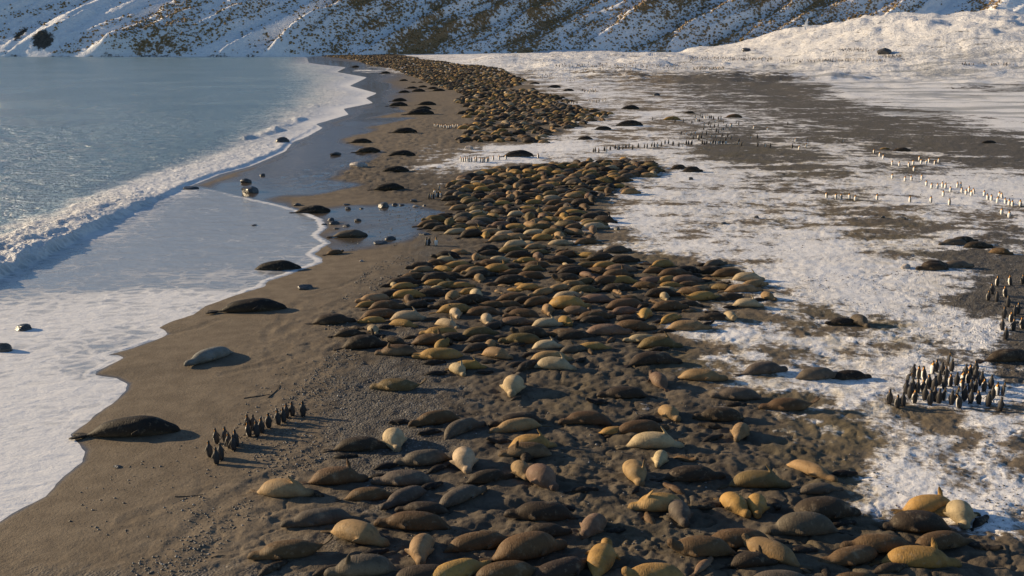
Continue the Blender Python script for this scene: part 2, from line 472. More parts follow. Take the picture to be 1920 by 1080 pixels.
def link(name, me, mat=None, parent=None, **props):
    o = bpy.data.objects.new(name, me)
    COL.objects.link(o)
    if mat is not None and me is not None and not me.materials:
        me.materials.append(mat)
    if parent is not None:
        o.parent = parent
    for k, v in props.items():
        o[k] = v
    return o

def dist_rows(d0, d1, n, p=0.7):
    a, b = d0 ** -p, d1 ** -p
    return (np.linspace(a, b, n)) ** (-1 / p)

# ---------------------------------------------------------------- ground
def build_ground():
    NRr, NCc = 800, 800
    d = dist_rows(24, 1250, NRr, 0.7)
    u = np.linspace(-0.66, 0.80, NCc)
    Yg = np.repeat(d, NCc); Xg = np.tile(u, NRr) * Yg
    s = poly_dist(Xg, Yg, WATER)
    sn = snow_cover(Xg, Yg, s)
    gr = sheet(Xg, Yg, 480, 80, GRAVEL_ROWS)
    z = smooth_height(Xg, Yg, s) + lumps(Xg, Yg, s, sn, gr)
    V = np.stack([Xg, Yg, z], 1)
    me, used = grid_mesh('ground', V, NRr, NCc, s > -14)
    wd_ = poly_dist(Xg, Yg, WET_LINE)
    inp = in_poly(Xg, Yg, WET_POLY)
    wn_ = fbm(Xg / 6, Yg / 6, 5, 3) * 3
    wet = np.where(inp, sstep(-2.0, 2.6, np.abs(wd_) + 0.9 * wn_), 0)
    wet = np.maximum(wet, 1 - sstep(0.0, 0.55 + 0.09 * np.maximum(Yg - 105, 0), s + 0.1 * wn_))
    px, py = image_px(Xg, Yg)
    edge = np.exp(-((sn - 0.36) / 0.34) ** 2)
    stain = np.clip(edge * sstep(900, 1150, px) * (1 - sstep(1650, 1850, px)) * sstep(190, 330, py), 0, 1)
    ice = sstep(1380, 1500, px - (py - 150) * 3.2) * sstep(120, 140, py) * (1 - sstep(215, 260, py))
    herd = sstep(4, 14, s) * sstep(560, 760, px + 0.12 * (py - 500)) * (1 - sstep(0.25, 0.6, sn)) * sstep(270, 320, py)
    mor = sstep(380, 450, Yg) * sstep(-80, 20, Xg)
    for nm, v in (('moraine', mor), ('herd', herd), ('snow', sn), ('wet', wet), ('gravel', gr), ('stain', stain), ('ice', ice)):
        add_attr(me, nm, np.clip(v, 0, 1)[used])
    return link('ground', me, M['beach'], kind='structure')

# ---------------------------------------------------------------- sea
def wave_height(X, Y):
    b = -poly_dist(X, Y, BREAK)
    b = b + 0.55 * fbm(X / 2.2, Y / 2.2, 101, 3)
    fade = 1 - sstep(150, 330, Y)
    A = (0.28 + 0.75 * (1 - sstep(75, 140, Y))) * (0.55 + 0.45 * fade)
    front = sstep(-0.1, 1.0, b); back = 1 - sstep(3.0, 13.0, b)
    prof = front * back
    lump = (0.5 + 0.9 * fbm(X / 1.6, Y / 1.6, 111, 3) + 0.5 * fbm(X / 0.6, Y / 0.6, 121, 2))
    far_end = 1 - sstep(165, 200, Y)
    h = A * prof * (0.62 + 0.62 * lump) * (0.35 + 0.65 * far_end)
    brk = front * (1 - sstep(7.5, 11.5, b + 3.0 * fbm(X / 3.0, Y / 3.0, 131, 3))) * (0.3 + 0.7 * far_end)
    b2 = -poly_dist(X, Y, BREAK2) + 1.2 * fbm(X / 5, Y / 5, 103, 2)
    ends = sstep(165, 185, Y) * (1 - sstep(260, 290, Y))
    p2 = sstep(-0.2, 1.6, b2) * (1 - sstep(1.5, 6.0, b2)) * ends
    p2 = p2 * sstep(-0.25, 0.15, fbm(X / 9, Y / 9, 117, 3))
    h = h + 0.65 * p2 * (0.8 + 1.3 * fbm(X / 2.2, Y / 2.2, 113, 3))
    return h, np.clip(np.maximum(brk, 0.9 * p2), 0, 1)

def build_sea():
    NRr, NCc = 720, 520
    d = dist_rows(24, 930, NRr, 0.7)
    u = np.linspace(-1.0, 0.0, NCc) ** 1
    u = np.concatenate([np.linspace(-1.6, -0.62, 40)[:-1], np.linspace(-0.62, 0.02, NCc - 39)])
    Yg = np.repeat(d, NCc); Xg = np.tile(u, NRr) * Yg
    s = poly_dist(Xg, Yg, WATER)
    h, brk = wave_height(Xg, Yg)
    off = sstep(0.0, 1.2, -s)
    open_w = sstep(4, 25, -poly_dist(Xg, Yg, BREAK)) * sstep(10, 60, -s)
    z = off * h + open_w * (0.22 * fbm(Xg / 9, Yg / 4.5, 141, 4) + 0.34 * fbm(Xg / 3.0, Yg / 1.3, 143, 2)) * (1 - 0.5 * sstep(150, 400, Yg))
    z = z + off * 0.03 * fbm(Xg / 1.5, Yg / 0.6, 145, 2) + 0.015
    V = np.stack([Xg, Yg, z], 1)
    me, used = grid_mesh('sea', V, NRr, NCc, s < 1.5)
    foam = sheet(Xg, Yg, 0, 80, FOAM_ROWS, 0.0)
    px, py = image_px(Xg, Yg, 0.0)
    foam = foam * (1 - sstep(720, 760, px) )
    rim = np.exp(-((-s - 0.25) / (0.30 + 0.0015 * Yg)) ** 2) * sstep(300, 420, py + 0 * px)
    foam = np.maximum(foam, 0.95 * rim)
    foam = np.where(px < -60, foam * 0.8, foam)
    shallow = (1 - sstep(-3, 6, -poly_dist(Xg, Yg, BREAK))) * (1 - sstep(175, 205, Yg))
    shallow = np.maximum(shallow, 1 - sstep(2, 16, -s))
    for nm, v in (('foam', foam), ('shallow', shallow), ('breaker', brk * off)):
        add_attr(me, nm, np.clip(v, 0, 1)[used])
    return link('sea', me, M['sea'], kind='structure')

# ---------------------------------------------------------------- hillside behind the bay
def hill_surface(X, Q):
    """Q = horizontal distance behind the foot of the hill"""
    foot = 856 + 16 * np.sin(X / 170.0) + 12 * fbm(X / 60, X * 0, 201, 3)
    rise = 0.56 * Q + 7 * (1 - np.exp(-Q / 14.0))
    ph = X - 1.05 * Q
    warp = 26 * fbm(X / 120, Q / 120, 211, 2)
    p1 = np.mod((ph + warp) / 112.0 + 0.1, 1.0)
    rib = np.where(p1 < 0.2, p1 / 0.2, (1 - p1) / 0.8)
    r2 = 1 - np.abs(2 * fbm((ph + warp) / 34, Q / 110, 221, 3))
    r3 = 1 - np.abs(2 * fbm((ph + 0.4 * warp) / 9.0, Q / 45, 231, 3))
    on = sstep(2, 30, Q)
    pw = ph + 7 * fbm(X / 30, Q / 30, 215, 3)
    big = 0
    for c0, w0 in ((-424, 5.5), (-352, 15), (-300, 4), (-246, 4), (-205, 9), (-118, 8), (-40, 6), (60, 10), (128, 5), (190, 9), (290, 8), (-520, 12), (380, 9)):
        q = pw - c0
        big = big + 0.85 * w0 * np.where(q < 0, np.clip(1 + q / w0, 0, 1), np.clip(1 - q / (w0 * 3.6), 0, 1))
    z = rise + sstep(-2, 10, Q) * big + on * (7 * (rib - 0.4) + 7 * (r2 - 0.7) + 2.2 * (r3 - 0.7)) + 1.0 * fbm(X / 3.5, Q / 3.5, 241, 3) * sstep(0, 5, Q)
    return foot + Q, z - 1.0

def build_hill():
    NRr, NCc = 190, 620
    Q = np.concatenate([np.linspace(-12, 90, 140), np.linspace(92, 420, 50)])
    xs = np.linspace(-760, 900, NCc)
    Qg = np.repeat(Q, NCc); Xg = np.tile(xs, NRr)
    Yg, z = hill_surface(Xg, np.maximum(Qg, -12))
    V = np.stack([Xg, Yg, z], 1)
    me, used = grid_mesh('hillside', V, NRr, NCc)
    tus = tussock_share(Xg, Qg)
    rk = (1 - sstep(0.0, 3.5, Qg + 6 * fbm(Xg / 12, Qg / 6, 271, 3))) * 0.5 * (1 - sstep(-180, -120, Xg))
    for cx, cq, rx, rq in ((-398, 14, 12, 9), (-424, 26, 5, 14)):
        rk = np.maximum(rk, 0.9 * np.exp(-(((Xg - cx) / rx) ** 2 + ((Qg - cq) / rq) ** 2)))
    add_attr(me, 'tussock', np.clip(tus, 0, 1)); add_attr(me, 'rock', np.clip(rk, 0, 1))
    return link('hillside', me, M['hill'], kind='structure')

def tussock_share(X, Q):
    a = 0.05 + 0.40 * sstep(-330, -60, X)
    a = a + 0.30 * np.exp(-(((X + 285) / 32) ** 2 + ((Q - 16) / 26) ** 2)) + 0.25 * np.exp(-(((X + 232) / 22) ** 2 + ((Q - 52) / 26) ** 2))
    a = a + 0.80 * fbm((X - 0.9 * Q) / 42, Q / 70, 251, 4) + 0.25 * fbm((X - 0.9 * Q) / 9, Q / 30, 255, 2)
    edge = 395 + 60 * np.clip((Q - 20) / 60, -1, 1)
    a = a * (1 - sstep(-15, 25, X - edge))
    return a

build_ground()
build_sea()
build_hill()

# ---------------------------------------------------------------- animals: materials
def mat_seal(name, use_attr):
    t = NT(name)
    tone = t.attr('tone', 'Color') if use_attr else t.n('ShaderNodeObjectInfo').outputs['Color']
    oc = t.n('ShaderNodeTexCoord').outputs['Object']
    rnd = t.n('ShaderNodeObjectInfo').outputs['Random']
    wv = t.n('ShaderNodeVectorMath', operation='ADD'); t.link(oc, wv.inputs[0])
    cm = t.n('ShaderNodeCombineXYZ'); t.link(t.math('MULTIPLY', rnd, 40.0), cm.inputs[0]); t.link(cm.outputs[0], wv.inputs[1])
    v = t.pos if use_attr else wv.outputs[0]
    n1 = t.noise(1.6, 4, 0.6, vec=v); n2 = t.noise(14.0, 3, 0.6, vec=v)
    belly = t.attr('belly'); dark = t.attr('dark')
    c = t.mix(t.math('MULTIPLY', belly, 0.5), tone, t.mix(0.45, tone, (0.52, 0.40, 0.26)))
    c = t.mix(t.ramp(n1, 0.42, 0.66, 0, 0.6), c, t.mix(0.6, c, (0.045, 0.033, 0.022)))
    c = t.mix(t.ramp(n1, 0.25, 0.43, 0.42, 0.0), c, (0.34, 0.27, 0.18))
    n3 = t.noise(4.2, 4, 0.7, vec=v)
    c = t.mix(t.ramp(n3, 0.55, 0.68, 0, 0.55), c, t.mix(0.6, c, (0.30, 0.24, 0.165)))
    c = t.mix(t.ramp(n3, 0.30, 0.44, 0.5, 0.0), c, t.mix(0.6, c, (0.03, 0.022, 0.016)))
    c = t.mix(t.ramp(n2, 0.4, 0.75, 0, 0.30), c, t.mix(0.5, c, (0.03, 0.022, 0.016)))
    c = t.mix(t.math('MULTIPLY', dark, 0.88), c, t.mix(0.75, c, (0.018, 0.014, 0.012)))
    folds = t.noise(9.0, 3, 0.6, vec=t.scale(v, 2.2, 0.7, 0.7))
    nrm = t.bump(t.math('ADD', folds, t.math('MULTIPLY', n2, 0.5)), 0.6, 0.045)
    return t.out(c, t.mixf(n1, 0.55, 0.8), nrm, 0.22)

def mat_plain(name, c0, c1, scale=20.0, rough=0.8, bump=0.2, dist=0.02, obj=True, spec=0.3):
    t = NT(name)
    v = t.n('ShaderNodeTexCoord').outputs['Object'] if obj else t.pos
    n = t.noise(scale, 3, 0.6, vec=v)
    return t.out(t.mix(t.ramp(n, 0.3, 0.7), c0, c1), rough, t.bump(n, bump, dist), spec)

M['seal'] = mat_seal('seal_hide', False)
M['seal_far'] = mat_seal('seal_hide_far', True)
M['p_back'] = mat_plain('penguin_back_feathers', (0.018, 0.017, 0.018), (0.046, 0.042, 0.042), 40, 0.55)
M['p_white'] = mat_plain('penguin_white_feathers', (0.66, 0.64, 0.60), (0.80, 0.78, 0.74), 30, 0.7)
M['p_orange'] = mat_plain('penguin_orange_patch', (0.62, 0.26, 0.03), (0.75, 0.36, 0.06), 30, 0.6)
M['p_black'] = mat_plain('penguin_black_head', (0.012, 0.012, 0.013), (0.030, 0.027, 0.026), 30, 0.45)

# ---------------------------------------------------------------- animals: shapes
COW = dict(s=[0, .02, .06, .11, .16, .22, .30, .40, .52, .64, .75, .84, .91, .96, 1.0],
           w=[.024, .052, .074, .078, .076, .100, .142, .164, .172, .170, .154, .122, .078, .044, .028])
BULL = dict(s=[0, .02, .06, .11, .16, .22, .30, .40, .52, .64, .75, .84, .91, .96, 1.0],
            w=[.020, .042, .060, .072, .086, .104, .122, .134, .134, .126, .110, .086, .056, .034, .020])
PUP = dict(s=[0, .02, .06, .12, .18, .24, .32, .42, .54, .65, .76, .85, .92, .96, 1.0],
           w=[.020, .046, .070, .084, .086, .094, .112, .128, .136, .130, .110, .080, .050, .032, .016])

def ellipsoid(c, ax, la, wa, ta, nu=10, nv=7, taper=0.0):
    """flattened paddle: ax = (long, wide, thick) unit vectors"""
    V = []; Fs = []
    for i in range(nv + 1):
        ph = math.pi * i / nv
        for j in range(nu):
            th = 2 * math.pi * j / nu
            l = math.cos(ph); r = math.sin(ph)
            wf = 1 + taper * l
            V.append(c + ax[0] * (l * la) + ax[1] * (r * math.cos(th) * wa * wf) + ax[2] * (r * math.sin(th) * ta))
    for i in range(nv):
        for j in range(nu):
            a = i * nu + j; b = i * nu + (j + 1) % nu
            Fs.append((a, b, b + nu, a + nu))
    return V, Fs

def remeshed(V, Fs, voxel, tris, smooth=4):
    me = bpy.data.meshes.new('tmp')
    me.from_pydata([tuple(v) for v in V], [], Fs)
    me.update()
    o = bpy.data.objects.new('tmp', me)
    COL.objects.link(o)
    rm = o.modifiers.new('r', 'REMESH'); rm.mode = 'VOXEL'; rm.voxel_size = voxel
    sm = o.modifiers.new('s', 'SMOOTH'); sm.factor = 0.5; sm.iterations = smooth
    dg = bpy.context.evaluated_depsgraph_get(); dg.update()
    n = len(o.evaluated_get(dg).data.polygons) * 2
    dc = o.modifiers.new('d', 'DECIMATE'); dc.ratio = min(1.0, tris / max(n, 1))
    dg.update()
    out = bpy.data.meshes.new_from_object(o.evaluated_get(dg))
    bpy.data.objects.remove(o); bpy.data.meshes.remove(me)
    out.polygons.foreach_set('use_smooth', np.ones(len(out.polygons), bool))
    return out

def seal_mesh(name, T, L, girth=1.0, roll=0.0, bend=0.0, turn=0.0, head_up=0.0, tail_up=0.0, nose=0.0, wave=0.0, tris=1100, hump=0.0):
    st = np.linspace(0, 1, 34) ** 1.0
    st = np.unique(np.concatenate([st, [0.01, 0.03, 0.05, 0.08, 0.97]]))
    hw = np.interp(st, T['s'], T['w']) * L
    hw = np.where((st > .2) & (st < .95), hw * girth, hw)
    k = np.array([1, 2, 1]) / 4.0
    hw[1:-1] = np.convolve(hw, k, 'valid')
    hh = hw * np.interp(st, [0, .1, .25, .5, .8, 1], [.82, .86, .84, .78, .76, .55] if T is not BULL else [.85, .9, .9, .80, .78, .6])
    # plan curve of the spine
    ang = bend * (st - 0.5) * 2 + turn * np.clip((0.26 - st) / 0.26, 0, 1)
    ds = np.diff(st, prepend=0) * L
    x = -np.cumsum(np.cos(ang) * ds); y = -np.cumsum(np.sin(ang) * ds)
    m = np.argmin(abs(st - 0.5)); x -= x[m]; y -= y[m]
    z = hh * 0.93
    z = z + head_up * np.clip((0.33 - st) / 0.33, 0, 1) ** 1.25 - head_up * 0.25 * np.clip((0.06 - st) / 0.06, 0, 1)
    z = z + tail_up * np.clip((st - 0.76) / 0.24, 0, 1) ** 1.3 + hump * np.exp(-((st - 0.42) / 0.12) ** 2)
    if head_up > 0.3:
        x = x - head_up * 0.55 * np.clip((0.33 - st) / 0.33, 0, 1) ** 2
    Cn = np.stack([x, y, z], 1)
    Tn = np.gradient(Cn, axis=0); Tn /= np.linalg.norm(Tn, axis=1)[:, None] + 1e-9
    V = []; Fs = []
    NU = 18
    lat = []; ups = []
    for i in range(len(st)):
        t = Vector(-Tn[i]); n = Vector((0, 0, 1)).cross(t)
        if n.length < 1e-4: n = Vector((0, 1, 0))
        n.normalize(); u = t.cross(n)
        lat.append(n); ups.append(u)
        for j in range(NU):
            th = 2 * math.pi * j / NU
            sg = math.sin(th)
            wl = hw[i] * (1 + 0.10 * max(0, -sg))
            p = Vector(Cn[i]) + n * (math.cos(th) * wl) + u * (sg * hh[i])
            if p.z < 0: p.z *= 0.12
            V.append(p)
    for i in range(len(st) - 1):
        for j in range(NU):
            a = i * NU + j; b = i * NU + (j + 1) % NU
            Fs.append((a, a + NU, b + NU, b))
    Fs.append(tuple(range(NU))); e = (len(st) - 1) * NU
    Fs.append(tuple(e + NU - 1 - j for j in range(NU)))
    def add(vf):
        o = len(V)
        V.extend(vf[0]); Fs.extend([tuple(a + o for a in f) for f in vf[1]])
    # hind flippers
    te = Vector(Cn[-1]); tt = Vector(Tn[-1])
    for sd in (-1, 1):
        d = (tt * 1.0 + lat[-1] * sd * 0.26 + Vector((0, 0, 0.10 + tail_up * 0.9))).normalized()
        w = lat[-1] - d * lat[-1].dot(d); w.normalize()
        add(ellipsoid(te + d * L * 0.075 + lat[-1] * sd * 0.016 * L, (d, w, d.cross(w)), L * 0.115, L * 0.040, L * 0.016, taper=0.5))
    # fore flippers
    fi = int(np.argmin(abs(st - 0.33)))
    c0 = Vector(Cn[fi])
    for sd in (-1, 1):
        a = roll * 1.0
        r = (lat[fi] * sd * math.cos(a) + ups[fi] * (math.sin(a) * sd - 0.12 * math.cos(a))).normalized()
        back = Vector(Tn[fi])
        d = (back * 0.75 + r * 0.66).normalized()
        if wave and sd == 1:
            d = (Vector((0, 0, 1)) * 0.9 + back * 0.3 + r * 0.3).normalized()
        root = c0 + r * hw[fi] * 0.86
        w = (ups[fi] - d * ups[fi].dot(d)).normalized() if abs(math.cos(a)) > 0.5 else (lat[fi] - d * lat[fi].dot(d)).normalized()
        cc = root + d * L * 0.055
        if cc.z < 0.02 * L: cc.z = 0.02 * L
        add(ellipsoid(cc, (d, w, d.cross(w)), L * 0.115, L * 0.042, L * 0.018, taper=-0.2))
    # muzzle and brow, trunk-like nose of a bull
    h0 = Vector(Cn[2]); ht = -Vector(Tn[2]); hu = ups[2]
    add(ellipsoid(h0 + ht * 0.008 * L - hu * 0.006 * L, (ht, lat[2], hu), L * 0.034, L * 0.030, L * 0.022))
    if nose:
        add(ellipsoid(h0 + ht * 0.03 * L - hu * 0.004 * L, ((ht - hu * 0.9).normalized(), lat[2], (hu + ht * 0.9).normalized()), L * 0.045, L * 0.030, L * 0.026))
    me = remeshed(V, Fs, L * 0.0115, tris, 3)
    me.name = name
    n = len(me.vertices)
    P = np.empty(n * 3, np.float32); me.vertices.foreach_get('co', P); P = P.reshape(n, 3)
    D = ((P[:, None, :] - Cn[None]) ** 2).sum(2)
    k = D.argmin(1)
    r = P - Cn[k]
    rl = np.linalg.norm(r, axis=1) + 1e-6
    latA = np.array([tuple(v) for v in lat]); upA = np.array([tuple(v) for v in ups])
    vd = -upA * math.cos(roll) + latA * math.sin(roll)
    belly = sstep(-0.15, 0.75, (r * vd[k]).sum(1) / rl)
    dark = np.maximum(sstep(1.12, 1.5, rl / np.maximum(hw[k], 0.03 * L)) * ((st[k] > .25) & (st[k] < .5)), sstep(0.97, 1.0, st[k]))
    dark = np.maximum(dark, 0.65 * (1 - sstep(0.03, 0.11, st[k])))
    add_attr(me, 'belly', belly); add_attr(me, 'dark', dark)
    me.materials.append(M['seal'])
    return me

POSES = {   # code: (words, arguments)
    'p': ('lying prone', dict(head_up=0.07, turn=0.12)),
    'l': ('curled to one side', dict(bend=0.55, turn=0.35)),
    'r': ('curled to one side', dict(bend=-0.55, turn=-0.35)),
    's': ('lying on its side', dict(roll=1.35, bend=0.18, girth=1.06)),
    'z': ('lying on its side', dict(roll=-1.35, bend=-0.18, girth=1.06)),
    'h': ('with head raised', dict(head_up=0.30)),
    't': ('with hind flippers raised', dict(tail_up=0.36, bend=0.12)),
    'b': ('resting with one flipper raised', dict(roll=0.9, wave=1, girth=1.04)),
    'f': ('sprawled full and fat', dict(girth=1.12, bend=-0.10)),
}
MESH = {}
def seal_shape(kind, pose):
    key = (kind, pose)
    if key not in MESH:
        a = dict(POSES[pose][1])
        if kind in 'cw':
            if pose == 'h': a['head_up'] = 0.42
            MESH[key] = seal_mesh('cow_' + pose, COW, 2.68, tris=1500, **a)
        elif kind == 'u':
            if pose == 'h': a['head_up'] = 0.26
            MESH[key] = seal_mesh('pup_' + pose, PUP, 1.32, tris=700, **a)
        else:
            if pose == 'h': a['head_up'] = 0.75
            MESH[key] = seal_mesh('bull_' + pose, BULL, 4.4, nose=1, hump=0.02, tris=1300, **a)
    return MESH[key]

TONES = {'P': ('pale cream', (0.45, 0.345, 0.21)), 'T': ('tan', (0.31, 0.20, 0.098)), 'G': ('golden', (0.36, 0.215, 0.066)), 'B': ('brown', (0.118, 0.070, 0.034)),
    'D': ('dark brown', (0.044, 0.031, 0.021)), 'K': ('black', (0.015, 0.012, 0.011)), 'S': ('grey-brown', (0.112, 0.090, 0.070)),
    'R': ('rosy brown', (0.195, 0.122, 0.080)), 'V': ('silvery grey', (0.20, 0.19, 0.18)), 'O': ('olive-brown', (0.155, 0.108, 0.043))}

